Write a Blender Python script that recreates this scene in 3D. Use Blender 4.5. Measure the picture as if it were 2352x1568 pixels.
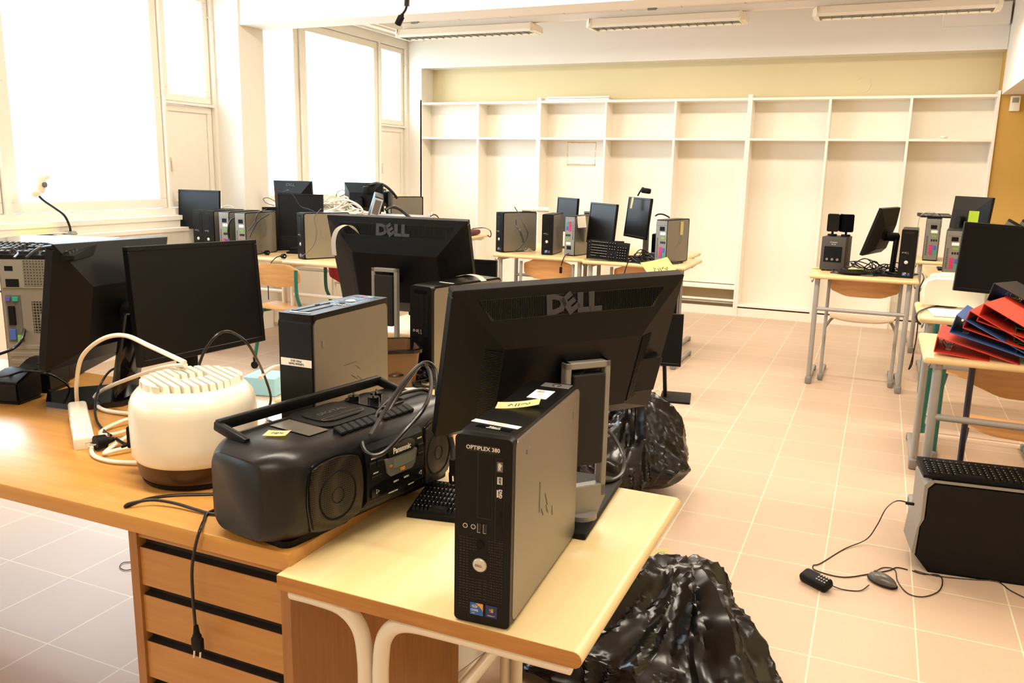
import bpy, bmesh, math, random
from mathutils import Vector, Matrix, Euler, noise
PI = math.pi
random.seed(7)
SC = bpy.context.scene
COL = SC.collection
for o in list(bpy.data.objects): bpy.data.objects.remove(o)

# ---------------------------------------------------------------- camera
CAMZ = 1.42
FPX = 1910.0
YAW, PITCH, ROLL = 0.4104741, 0.201983, -0.02102993
cy_, sy_ = math.cos(YAW), math.sin(YAW)
FWD = Vector((-sy_*math.cos(PITCH), cy_*math.cos(PITCH), -math.sin(PITCH)))
_r = Vector((cy_, sy_, 0)); _d = FWD.cross(_r)
RGT = _r*math.cos(ROLL) + _d*math.sin(ROLL)
DWN = -_r*math.sin(ROLL) + _d*math.cos(ROLL)
cam = bpy.data.cameras.new('camera'); camo = bpy.data.objects.new('camera', cam); COL.objects.link(camo)
cam.sensor_width = 36; cam.lens = FPX/2352*36; cam.clip_start = 0.02; cam.clip_end = 200
m = Matrix((( RGT.x, -DWN.x, -FWD.x, 0), (RGT.y, -DWN.y, -FWD.y, 0), (RGT.z, -DWN.z, -FWD.z, CAMZ), (0, 0, 0, 1)))
camo.matrix_world = m
SC.camera = camo
CAM = Vector((0, 0, CAMZ))
def ray(px, py):
    return RGT*((px-1176)/FPX) + DWN*((py-784)/FPX) + FWD
def P(px, py, z):
    d = ray(px, py); t = (z-CAMZ)/d.z; return CAM + d*t
def PY(px, py, y):
    d = ray(px, py); return CAM + d*(y/d.y)
def PX(px, py, x):
    d = ray(px, py); return CAM + d*(x/d.x)

# ---------------------------------------------------------------- view, sky, daylight
SC.view_settings.view_transform = 'Standard'; SC.view_settings.look = 'None'
SC.view_settings.gamma = 1; SC.view_settings.exposure = -0.08
SC.view_settings.use_curve_mapping = False
W = bpy.data.worlds.new('sky'); SC.world = W; W.use_nodes = True
bg = W.node_tree.nodes['Background']; bg.inputs[0].default_value = (0.80, 0.92, 1.0, 1); bg.inputs[1].default_value = 2.6
DAY = 150
def window_daylight(y0, y1, k):
    l = bpy.data.lights.new('window_daylight', 'AREA'); l.shape = 'RECTANGLE'; l.size = y1-y0; l.size_y = 1.75
    l.energy = k*DAY*(y1-y0)/2.7; l.color = (0.78, 0.91, 1.0)
    o = bpy.data.objects.new('window_daylight', l); COL.objects.link(o)
    M = Matrix(((0, 0, -1), (1, 0, 0), (0, -1, 0))).to_4x4(); M.translation = (-5.50, (y0+y1)/2, 1.92); o.matrix_world = M
for a, b, k in ((-3.1, -0.35, 0.3), (-0.05, 2.62, 0.3), (2.88, 5.6, 1.0), (5.9, 8.68, 1.0)): window_daylight(a, b, k)

# ---------------------------------------------------------------- materials
def lin(h):
    h = h.lstrip('#'); c = [int(h[i:i+2], 16)/255 for i in (0, 2, 4)]
    return tuple(((x+0.055)/1.055)**2.4 if x > 0.04045 else x/12.92 for x in c) + (1,)
MATS = {}
def mat(name, color, rough=0.5, metal=0.0, noise_amt=0.06, noise_scale=12, bump=0.0, bump_scale=200, coat=0.0, spec=0.5, trans=0.0, emit=0):
    if name in MATS: return MATS[name]
    m = bpy.data.materials.new(name); m.use_nodes = True; nt = m.node_tree; p = nt.nodes['Principled BSDF']
    c = lin(color) if isinstance(color, str) else tuple(color)+(1,)
    p.inputs['Roughness'].default_value = rough; p.inputs['Metallic'].default_value = metal
    p.inputs['Coat Weight'].default_value = coat; p.inputs['Specular IOR Level'].default_value = spec
    p.inputs['Transmission Weight'].default_value = trans
    tc = nt.nodes.new('ShaderNodeTexCoord'); n = nt.nodes.new('ShaderNodeTexNoise'); n.inputs['Scale'].default_value = noise_scale
    nt.links.new(tc.outputs['Object'], n.inputs['Vector'])
    mx = nt.nodes.new('ShaderNodeMix'); mx.data_type = 'RGBA'
    a = tuple(min(1, x*(1-noise_amt)) for x in c[:3])+(1,); b = tuple(min(1, x*(1+noise_amt)) for x in c[:3])+(1,)
    mx.inputs[6].default_value = a; mx.inputs[7].default_value = b
    nt.links.new(n.outputs['Fac'], mx.inputs[0]); nt.links.new(mx.outputs[2], p.inputs['Base Color'])
    if bump:
        n2 = nt.nodes.new('ShaderNodeTexNoise'); n2.inputs['Scale'].default_value = bump_scale
        nt.links.new(tc.outputs['Object'], n2.inputs['Vector'])
        bp = nt.nodes.new('ShaderNodeBump'); bp.inputs['Strength'].default_value = bump; bp.inputs['Distance'].default_value = 0.002
        nt.links.new(n2.outputs['Fac'], bp.inputs['Height']); nt.links.new(bp.outputs['Normal'], p.inputs['Normal'])
    if emit:
        p.inputs['Emission Color'].default_value = c; p.inputs['Emission Strength'].default_value = emit
    MATS[name] = m; return m
def wood(name, c1, c2, rough=0.4, scale=1.0, axis='X', coat=0.2, worn=None):
    if name in MATS: return MATS[name]
    m = bpy.data.materials.new(name); m.use_nodes = True; nt = m.node_tree; p = nt.nodes['Principled BSDF']
    p.inputs['Roughness'].default_value = rough; p.inputs['Coat Weight'].default_value = coat; p.inputs['Coat Roughness'].default_value = 0.25
    tc = nt.nodes.new('ShaderNodeTexCoord'); mp = nt.nodes.new('ShaderNodeMapping')
    s = [9*scale]*3; s['XYZ'.index(axis)] = 0.7*scale; mp.inputs['Scale'].default_value = s
    n = nt.nodes.new('ShaderNodeTexNoise'); n.inputs['Scale'].default_value = 5; n.inputs['Detail'].default_value = 6; n.inputs['Distortion'].default_value = 0.4
    nt.links.new(tc.outputs['Object'], mp.inputs[0]); nt.links.new(mp.outputs[0], n.inputs['Vector'])
    r = nt.nodes.new('ShaderNodeValToRGB'); r.color_ramp.elements[0].position = 0.3; r.color_ramp.elements[1].position = 0.7
    r.color_ramp.elements[0].color = lin(c1); r.color_ramp.elements[1].color = lin(c2)
    nt.links.new(n.outputs['Fac'], r.inputs[0])
    out = r.outputs[0]
    if worn:
        n3 = nt.nodes.new('ShaderNodeTexNoise'); n3.inputs['Scale'].default_value = 4; n3.inputs['Detail'].default_value = 8; n3.inputs['Roughness'].default_value = 0.7
        nt.links.new(tc.outputs['Object'], n3.inputs['Vector'])
        r3 = nt.nodes.new('ShaderNodeValToRGB'); r3.color_ramp.elements[0].position = 0.58; r3.color_ramp.elements[1].position = 0.72
        r3.color_ramp.elements[0].color = (0,0,0,1); r3.color_ramp.elements[1].color = (0.5,0.5,0.5,1)
        nt.links.new(n3.outputs['Fac'], r3.inputs[0])
        mx = nt.nodes.new('ShaderNodeMix'); mx.data_type = 'RGBA'; mx.inputs[7].default_value = lin(worn)
        nt.links.new(r3.outputs[0], mx.inputs[0]); nt.links.new(out, mx.inputs[6]); out = mx.outputs[2]
    nt.links.new(out, p.inputs['Base Color'])
    MATS[name] = m; return m
def floor_material():
    m = bpy.data.materials.new('floor_tiles'); m.use_nodes = True; nt = m.node_tree; p = nt.nodes['Principled BSDF']
    tc = nt.nodes.new('ShaderNodeTexCoord'); mp = nt.nodes.new('ShaderNodeMapping'); mp.inputs['Location'].default_value = (0.066+0.3*40, -4.02+0.312*40, 0)
    nt.links.new(tc.outputs['Object'], mp.inputs[0])
    b = nt.nodes.new('ShaderNodeTexBrick'); b.offset = 0; b.squash = 1
    b.inputs['Scale'].default_value = 1; b.inputs['Brick Width'].default_value = 0.3; b.inputs['Row Height'].default_value = 0.312
    b.inputs['Mortar Size'].default_value = 0.0028; b.inputs['Mortar Smooth'].default_value = 0.3
    b.inputs['Color1'].default_value = lin('#cbae95'); b.inputs['Color2'].default_value = lin('#d0b49b'); b.inputs['Mortar'].default_value = lin('#eadcc0')
    nt.links.new(mp.outputs[0], b.inputs['Vector'])
    n = nt.nodes.new('ShaderNodeTexNoise'); n.inputs['Scale'].default_value = 160; n.inputs['Detail'].default_value = 3
    nt.links.new(tc.outputs['Object'], n.inputs['Vector'])
    mx = nt.nodes.new('ShaderNodeMix'); mx.data_type = 'RGBA'; mx.blend_type = 'MULTIPLY'; mx.inputs[0].default_value = 0.18
    nt.links.new(b.outputs['Color'], mx.inputs[6]); nt.links.new(n.outputs['Color'], mx.inputs[7])
    nt.links.new(mx.outputs[2], p.inputs['Base Color'])
    p.inputs['Roughness'].default_value = 0.42; p.inputs['Specular IOR Level'].default_value = 0.6
    MATS['floor_tiles'] = m; return m
def ceiling_material():
    m = bpy.data.materials.new('ceiling_tiles'); m.use_nodes = True; nt = m.node_tree; p = nt.nodes['Principled BSDF']
    tc = nt.nodes.new('ShaderNodeTexCoord'); mp = nt.nodes.new('ShaderNodeMapping'); mp.inputs['Location'].default_value = (12.15, 11.7, 0)
    nt.links.new(tc.outputs['Object'], mp.inputs[0])
    b = nt.nodes.new('ShaderNodeTexBrick'); b.offset = 0; b.squash = 1
    b.inputs['Scale'].default_value = 1; b.inputs['Brick Width'].default_value = 0.6; b.inputs['Row Height'].default_value = 2.4
    b.inputs['Mortar Size'].default_value = 0.004
    b.inputs['Color1'].default_value = lin('#ecdccb'); b.inputs['Color2'].default_value = lin('#e9d8c6'); b.inputs['Mortar'].default_value = lin('#8a7464')
    nt.links.new(mp.outputs[0], b.inputs['Vector']); nt.links.new(b.outputs['Color'], p.inputs['Base Color'])
    p.inputs['Roughness'].default_value = 0.9
    return m
def perforated(name, color, hole, scale, rough=0.5, metal=0.3):
    m = bpy.data.materials.new(name); m.use_nodes = True; nt = m.node_tree; p = nt.nodes['Principled BSDF']
    tc = nt.nodes.new('ShaderNodeTexCoord'); v = nt.nodes.new('ShaderNodeTexVoronoi'); v.inputs['Randomness'].default_value = 0.0; v.inputs['Scale'].default_value = scale
    nt.links.new(tc.outputs['Object'], v.inputs['Vector'])
    r = nt.nodes.new('ShaderNodeValToRGB'); r.color_ramp.elements[0].position = 0.38; r.color_ramp.elements[1].position = 0.5
    r.color_ramp.elements[0].color = lin(hole); r.color_ramp.elements[1].color = lin(color)
    nt.links.new(v.outputs['Distance'], r.inputs[0]); nt.links.new(r.outputs[0], p.inputs['Base Color'])
    p.inputs['Roughness'].default_value = rough; p.inputs['Metallic'].default_value = metal
    MATS[name] = m; return m
def glass_material():
    m = bpy.data.materials.new('window_glass'); m.use_nodes = True; nt = m.node_tree
    nt.nodes.remove(nt.nodes['Principled BSDF']); out = nt.nodes['Material Output']
    t = nt.nodes.new('ShaderNodeBsdfTransparent'); t.inputs[0].default_value = (0.95, 0.98, 1, 1)
    g = nt.nodes.new('ShaderNodeBsdfGlossy'); g.inputs['Roughness'].default_value = 0.02
    mx = nt.nodes.new('ShaderNodeMixShader'); mx.inputs[0].default_value = 0.05
    nt.links.new(t.outputs[0], mx.inputs[1]); nt.links.new(g.outputs[0], mx.inputs[2]); nt.links.new(mx.outputs[0], out.inputs[0])
    return m
M_floor = floor_material(); M_ceil = ceiling_material(); M_glass = glass_material()
M_white = mat('white_wall_paint', '#efe9e0', 0.75, noise_amt=0.015, noise_scale=3)
M_cream = mat('cream_wall_paint', '#e2d3aa', 0.8, noise_amt=0.03, noise_scale=3)
M_ochre = mat('ochre_wall_paint', '#c9a052', 0.85, noise_amt=0.05, noise_scale=5)
M_frame = mat('window_frame_paint', '#efe7da', 0.45, noise_amt=0.02)
M_lam = mat('white_laminate', '#f4ecde', 0.4, noise_amt=0.015, noise_scale=4)
M_black = mat('black_plastic', '#0a090a', 0.40, noise_amt=0.12, bump=0.12, bump_scale=900, spec=0.22)
M_blackd = mat('matte_black_plastic', '#070607', 0.55, noise_amt=0.12, bump=0.15, bump_scale=700, spec=0.2)
M_blackg = mat('glossy_black_plastic', '#0c0c0e', 0.12, noise_amt=0.1)
M_screen = mat('screen_surface', '#080809', 0.42, noise_amt=0.05, spec=0.22)
M_silver = mat('warm_silver_steel', '#8d877b', 0.38, metal=0.6, noise_amt=0.05, noise_scale=3, bump=0.05, bump_scale=1200)
M_silverp = mat('silver_plastic', '#8b8882', 0.45, metal=0.35, noise_amt=0.04)
M_steel = mat('bare_steel', '#8d8b86', 0.42, metal=0.6, noise_amt=0.08)
M_chrome = mat('polished_metal', '#e0dfda', 0.15, metal=1.0)
M_legs = mat('grey_tube_paint', '#9a9691', 0.4, noise_amt=0.03, metal=0.1)
M_legw = mat('white_tube_paint', '#e2d6c4', 0.35, noise_amt=0.03)
M_green = mat('green_tube_paint', '#12655a', 0.35, noise_amt=0.05)
M_darktube = mat('dark_tube_paint', '#2a2430', 0.35, noise_amt=0.05)
M_rubber = mat('black_cable_rubber', '#0c0b0c', 0.34, noise_amt=0.1)
M_wcable = mat('white_cable_rubber', '#e9dfcd', 0.4, noise_amt=0.04)
M_gcable = mat('grey_cable_rubber', '#b9b0a4', 0.45, noise_amt=0.06)
M_paper = mat('white_paper', '#f6efe2', 0.8, noise_amt=0.02)
M_note = mat('pale_yellow_paper', '#f0e6a8', 0.8, noise_amt=0.02)
M_lime = mat('lime_paper', '#cfe63c', 0.7, noise_amt=0.03)
M_ink = mat('dark_ink', '#2c2a35', 0.8)
M_print = mat('white_print', '#d9d5cc', 0.6)
M_grey = mat('mid_grey_plastic', '#5d5a57', 0.5)
M_logo = mat('logo_grey', '#333338', 0.5, metal=0.0)
M_ivory = mat('ivory_plastic', '#f2ead6', 0.25, coat=0.4, noise_amt=0.015)
M_brownp = mat('brown_plastic', '#3e2413', 0.3, noise_amt=0.1)
M_pink = mat('pink_connector', '#c02a68', 0.5); M_teal = mat('green_connector', '#1f9a7c', 0.5); M_purple = mat('purple_connector', '#5a4f9a', 0.5)
M_blue = mat('blue_plastic', '#3a5fb0', 0.4); M_red = mat('red_plastic', '#b3222b', 0.4)
M_birch = wood('birch_laminate', '#dcc28a', '#e4cd9a', 0.38, axis='Y', scale=0.6)
M_birchf = wood('birch_desk_top', '#dcbb84', '#e6ca97', 0.4, axis='X', scale=0.8)
M_oak = wood('oak_desk_top', '#bf873f', '#cc944a', 0.32, axis='X', scale=1.0, coat=0.35, worn='#d8b687')
M_oakf = wood('oak_veneer', '#ad7636', '#bb8444', 0.45, axis='X', scale=1.6)
M_oakv = wood('oak_side_veneer', '#92602d', '#a26d37', 0.5, axis='Z', scale=2.2)
M_edge = wood('raw_wood_edge', '#a36a2a', '#b97f3c', 0.55, axis='X', scale=2.2)
M_ply = wood('plywood_seat', '#c68c4f', '#d69f62', 0.35, axis='X', scale=1.2, coat=0.5)
M_plyl = wood('pale_plywood', '#dcb478', '#e6c58c', 0.3, axis='X', scale=1.2, coat=0.6)
M_grille = perforated('speaker_mesh', '#3a332c', '#060505', 260, 0.4, 0.4)
M_steelmesh = perforated('steel_vent_mesh', '#77746e', '#14120f', 110, 0.4, 0.5)

# ---------------------------------------------------------------- mesh helpers
def B(): return bmesh.new()
def _join(bm, t, M=None, mi=0):
    if M is not None: bmesh.ops.transform(t, matrix=M, verts=t.verts)
    for f in t.faces: f.material_index = mi
    me = bpy.data.meshes.new('t'); t.to_mesh(me); t.free(); bm.from_mesh(me); bpy.data.meshes.remove(me)
def box(bm, c, s, r=0.0, seg=2, rot=None, mi=0):
    t = bmesh.new(); bmesh.ops.create_cube(t, size=1)
    bmesh.ops.scale(t, vec=s, verts=t.verts)
    if r > 0: bmesh.ops.bevel(t, geom=t.edges[:], offset=min(r, min(s)*0.49), segments=seg, affect='EDGES', profile=0.5)
    M = Matrix.Translation(c)
    if rot is not None: M = M @ (rot.to_matrix().to_4x4() if isinstance(rot, Euler) else rot)
    _join(bm, t, M, mi)
def rbox(bm, x0, x1, y0, y1, z0, z1, r=0.0, seg=2, mi=0):
    box(bm, ((x0+x1)/2, (y0+y1)/2, (z0+z1)/2), (abs(x1-x0), abs(y1-y0), abs(z1-z0)), r, seg, None, mi)
def cyl(bm, p0, p1, r, seg=16, r2=None, mi=0):
    p0, p1 = Vector(p0), Vector(p1); d = p1-p0
    t = bmesh.new(); bmesh.ops.create_cone(t, cap_ends=True, segments=seg, radius1=r, radius2=r if r2 is None else r2, depth=d.length)
    M = Matrix.Translation((p0+p1)/2) @ d.to_track_quat('Z', 'Y').to_matrix().to_4x4()
    _join(bm, t, M, mi)
def ball(bm, c, s, u=20, v=12, mi=0, rot=None):
    t = bmesh.new(); bmesh.ops.create_uvsphere(t, u_segments=u, v_segments=v, radius=1)
    if not hasattr(s, '__len__'): s = (s, s, s)
    bmesh.ops.scale(t, vec=s, verts=t.verts)
    M = Matrix.Translation(c)
    if rot is not None: M = M @ rot.to_matrix().to_4x4()
    _join(bm, t, M, mi)
def spline(pts, n=8, closed=False):
    pts = [Vector(p) for p in pts]; out = []; N = len(pts)
    for i in range(N if closed else N-1):
        if closed: a, b, c, d = pts[(i-1) % N], pts[i], pts[(i+1) % N], pts[(i+2) % N]
        else: a, b, c, d = pts[max(i-1, 0)], pts[i], pts[i+1], pts[min(i+2, N-1)]
        for k in range(n):
            t = k/n
            out.append(0.5*((2*b)+(c-a)*t+(2*a-5*b+4*c-d)*t*t+(3*b-3*c+d-a)*t**3))
    if not closed: out.append(pts[-1])
    return out
def tube(bm, pts, r, seg=8, n=8, closed=False, mi=0, smooth=True, taper=None):
    path = spline(pts, n, closed) if smooth else [Vector(p) for p in pts]
    N = len(path); rings = []; up = Vector((0.13, 0.21, 0.97)); prev = None
    for i, p in enumerate(path):
        a = path[(i-1) % N] if (closed or i > 0) else p
        b = path[(i+1) % N] if (closed or i < N-1) else p
        t = (b-a); t = t.normalized() if t.length > 1e-9 else Vector((0, 0, 1))
        x = (prev - t*prev.dot(t)) if prev is not None else (up - t*up.dot(t))
        if x.length < 1e-4: x = t.orthogonal()
        x.normalize(); prev = x; y = t.cross(x)
        rr = r if taper is None else r*taper(i/(N-1))
        rings.append([bm.verts.new(p + (x*math.cos(2*PI*k/seg)+y*math.sin(2*PI*k/seg))*rr) for k in range(seg)])
    for i in range(N if closed else N-1):
        A, Bq = rings[i], rings[(i+1) % N]
        for k in range(seg):
            f = bm.faces.new((A[k], A[(k+1) % seg], Bq[(k+1) % seg], Bq[k])); f.material_index = mi
    if not closed:
        f = bm.faces.new(rings[0][::-1]); f.material_index = mi
        f = bm.faces.new(rings[-1]); f.material_index = mi
def lathe(bm, prof, c=(0, 0, 0), seg=48, mi=0):
    c = Vector(c); rings = []
    for r, z in prof:
        rings.append([bm.verts.new(c+Vector((r*math.cos(2*PI*k/seg), r*math.sin(2*PI*k/seg), z))) for k in range(seg)] if r > 1e-6 else [bm.verts.new(c+Vector((0, 0, z)))])
    for i in range(len(rings)-1):
        A, Bq = rings[i], rings[i+1]
        for k in range(seg):
            vs = []
            if len(A) == 1 and len(Bq) == 1: continue
            if len(A) == 1: vs = (A[0], Bq[(k+1) % seg], Bq[k])
            elif len(Bq) == 1: vs = (A[k], A[(k+1) % seg], Bq[0])
            else: vs = (A[k], A[(k+1) % seg], Bq[(k+1) % seg], Bq[k])
            f = bm.faces.new(vs); f.material_index = mi
def prism(bm, poly, d0, d1, plane='XZ', mi=0):
    def v(a, b, d): return {'XZ': (a, d, b), 'YZ': (d, a, b), 'XY': (a, b, d)}[plane]
    n = len(poly)
    A = [bm.verts.new(v(a, b, d0)) for a, b in poly]; Bq = [bm.verts.new(v(a, b, d1)) for a, b in poly]
    fs = [bm.faces.new(A), bm.faces.new(Bq[::-1])]
    for i in range(n): fs.append(bm.faces.new((A[i], Bq[i], Bq[(i+1) % n], A[(i+1) % n])))
    for f in fs: f.material_index = mi
def rrect(x0, x1, y0, y1, r, n=4):
    pts = []
    for cx, cyy, a0 in ((x1-r, y1-r, 0), (x0+r, y1-r, 90), (x0+r, y0+r, 180), (x1-r, y0+r, 270)):
        for k in range(n+1):
            a = math.radians(a0+90*k/n); pts.append((cx+r*math.cos(a), cyy+r*math.sin(a)))
    return pts
def frustum(bm, r0, r1, y0, y1, mi=0):
    # rectangles (x0,x1,z0,z1) at depth y0 and y1
    q = lambda r, y: [bm.verts.new((r[0], y, r[2])), bm.verts.new((r[1], y, r[2])), bm.verts.new((r[1], y, r[3])), bm.verts.new((r[0], y, r[3]))]
    A, Bq = q(r0, y0), q(r1, y1); fs = [bm.faces.new(A), bm.faces.new(Bq[::-1])]
    for i in range(4): fs.append(bm.faces.new((A[i], Bq[i], Bq[(i+1) % 4], A[(i+1) % 4])))
    for f in fs: f.material_index = mi
def obj(name, bm, mats, parent=None, loc=None, rot=None, angle=35, smooth=True):
    bmesh.ops.recalc_face_normals(bm, faces=bm.faces[:])
    if smooth:
        ca = math.radians(angle)
        for f in bm.faces: f.smooth = True
        for e in bm.edges:
            if len(e.link_faces) == 2 and e.calc_face_angle(0) > ca: e.smooth = False
    me = bpy.data.meshes.new(name); bm.to_mesh(me); bm.free()
    for mm in (mats if isinstance(mats, (list, tuple)) else [mats]): me.materials.append(mm)
    o = bpy.data.objects.new(name, me); COL.objects.link(o)
    if parent: o.parent = parent
    if loc is not None: o.location = loc
    if rot is not None: o.rotation_euler = rot
    return o
def tag(o, label, cat, group=None):
    o['label'] = label; o['category'] = cat
    if group: o['group'] = group
    return o
def thing(name, label, cat, loc=(0, 0, 0), rz=0.0, group=None, rot=None):
    o = bpy.data.objects.new(name, None); COL.objects.link(o); o.empty_display_size = 0.05
    o.location = loc; o.rotation_euler = rot if rot is not None else (0, 0, rz)
    return tag(o, label, cat, group)
def struct(name, bm, m, smooth=False, parent=None):
    o = obj(name, bm, m, parent, smooth=smooth); o['kind'] = 'structure'; return o
def dup(root, loc, rz=0.0, label=None, group=None, rot=None, scale=None):
    r = root.copy(); COL.objects.link(r); r.location = loc; r.rotation_euler = rot if rot is not None else (0, 0, rz)
    if label: r['label'] = label
    if group: r['group'] = group
    elif 'group' in r: del r['group']
    if scale: r.scale = scale
    for ch in list(root.children):
        c = ch.copy(); COL.objects.link(c); c.parent = r
        for g in ch.children:
            d = g.copy(); COL.objects.link(d); d.parent = c
    return r
_font_cache = {}
def text_bm(bm, s, size, M, depth=0.0004, mi=0, bold=0.0, res=2, sx=1.0):
    cu = bpy.data.curves.new('txt', 'FONT'); cu.body = s; cu.size = size; cu.extrude = depth; cu.align_x = 'CENTER'; cu.align_y = 'CENTER'
    cu.offset = bold; cu.resolution_u = res
    o = bpy.data.objects.new('txt', cu); COL.objects.link(o)
    me = bpy.data.meshes.new_from_object(o)
    bpy.data.objects.remove(o); bpy.data.curves.remove(cu)
    t = bmesh.new(); t.from_mesh(me); bpy.data.meshes.remove(me)
    bmesh.ops.scale(t, vec=(sx, 1, 1), verts=t.verts)
    _join(bm, t, M, mi)
def face_y(loc, out=-1):   # text plane facing -Y (out=-1) or +Y
    if out < 0: return Matrix.Translation(loc) @ Matrix.Rotation(PI/2, 4, 'X')
    return Matrix.Translation(loc) @ Matrix.Rotation(PI, 4, 'Z') @ Matrix.Rotation(PI/2, 4, 'X')
def dell_letters(bm, M, h, depth=0.001, mi=0):
    # D, tilted E, L, L
    w = h*0.78
    def place(s, x, rot=0, dy=0, sc=1.0): text_bm(bm, s, h*1.38*sc, M @ Matrix.Translation((x, dy, 0)) @ Matrix.Rotation(rot, 4, 'Z'), depth, mi, bold=h*0.075, sx=1.15)
    place('D', -1.62*w); place('E', -0.52*w, 0.62, 0.0, 0.95); place('L', 0.52*w); place('L', 1.42*w)
#==BODY==
# ================================================================ THE ROOM
XW = -5.17; YF = 8.70; XR = 3.6; YB = -3.2; ZC = 3.0
b = B(); rbox(b, XW-0.3, XR+0.1, YB-0.1, YF+0.6, -0.1, 0.0); struct('floor', b, M_floor)
b = B(); rbox(b, XW-0.3, XR+0.1, YB-0.1, YF+0.6, ZC, ZC+0.1); struct('ceiling', b, M_ceil)
# left wall: parapet, lintel and piers between the window bays
bays = [(-3.1, -0.35), (-0.05, 2.62), (2.88, 5.60), (5.90, 8.68)]
b = B()
rbox(b, XW-0.25, XW, YB-0.1, YF+0.6, 0, 1.03)
rbox(b, XW-0.25, XW, YB-0.1, YF+0.6, 2.80, ZC)
edges = [YB-0.1]+[y for bb in bays for y in bb]+[YF+0.6]
for i in range(0, len(edges), 2): rbox(b, XW-0.25, XW, edges[i], edges[i+1], 1.03, 2.80)
struct('wall_left', b, M_white)
b = B()   # service ledges under the windows
rbox(b, XW, XW+0.07, YB, 5.60, 0.985, 1.022, 0.004); rbox(b, XW, XW+0.05, YB, 5.60, 0.0, 0.985)
rbox(b, XW+0.05, XW+0.13, YB, 5.60, 0.90, 0.932, 0.004); rbox(b, XW+0.05, XW+0.115, YB, 5.60, 0, 0.90)
rbox(b, XW, XW+0.07, 5.90, YF, 0.985, 1.022, 0.004); rbox(b, XW, XW+0.05, 5.90, YF, 0.0, 0.985)
rbox(b, XW+0.05, XW+0.13, 5.90, YF, 0.90, 0.932, 0.004); rbox(b, XW+0.05, XW+0.115, 5.90, YF, 0, 0.90)
struct('trim_1', b, M_frame)
b = B()   # pillars carrying the cross beams
rbox(b, XW, -4.915, 5.60, 5.90, 0, ZC); rbox(b, XW, -4.915, 2.58, 2.88, 0, ZC); struct('trim_2', b, M_white)
b = B()
rbox(b, -4.915, XR, 5.62, 5.90, 2.535, ZC); rbox(b, -4.915, XR, 2.60, 2.88, 2.535, ZC); struct('trim_3', b, M_white)
# far wall: recess with the cream band, white soffit, ochre wall on the right
b = B()
rbox(b, -4.99, 0.865, YF+0.27, YF+0.45, 0, 2.62)
struct('wall_far', b, M_cream)
b = B()
rbox(b, XW, -4.99, YF, YF+0.45, 0, ZC); rbox(b, -4.99, 0.865, YF, YF+0.45, 2.56, ZC)
rbox(b, -4.99, 0.865, YF-0.008, YF, 2.55, 2.566)
rbox(b, 0.33, 0.85, YF-0.10, YF, 2.75, 2.93, 0.004)
struct('trim_4', b, M_white)
b = B(); rbox(b, 0.865, XR, YF+0.02, YF+0.45, 0, ZC); struct('trim_5', b, M_ochre)
b = B(); rbox(b, 0.868, 1.45, YB, YF+0.02, 2.17, ZC); struct('trim_6', b, M_white)   # duct boxing along the right
b = B(); rbox(b, XR, XR+0.1, YB, YF+0.5, 0, ZC); struct('wall_right', b, M_cream)
b = B(); rbox(b, XW-0.25, XR+0.1, YB-0.1, YB, 0, ZC); struct('wall_back', b, M_cream)
b = B(); rbox(b, XR-0.02, XR, YB, YF, 0, 0.08); struct('baseboard_right', b, M_white)
# windows
def pane_frame(b, y0, y1, z0, z1, w, x0=XW-0.10, x1=XW-0.03):
    rbox(b, x0, x1, y0, y1, z0, z0+w, 0.004, 1); rbox(b, x0, x1, y0, y1, z1-w, z1, 0.004, 1)
    rbox(b, x0, x1, y0, y0+w, z0+w, z1-w, 0.004, 1); rbox(b, x0, x1, y1-w, y1, z0+w, z1-w, 0.004, 1)
def blind(name, y0, y1, z0, z1, win, step=0.024):
    b = B(); z = z0
    while z < z1-0.03:
        box(b, (XW-0.16, (y0+y1)/2, z), (0.022, y1-y0, 0.0012), rot=Euler((0, 0.25, 0))); z += step
    rbox(b, XW-0.175, XW-0.145, y0, y1, z1-0.025, z1, 0.002, 1)
    for yy in (y0+0.12, y1-0.12): cyl(b, (XW-0.145, yy, z0), (XW-0.145, yy, z1), 0.001, 5)
    o = obj(name, b, M_lam, win, smooth=False); return o
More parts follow.
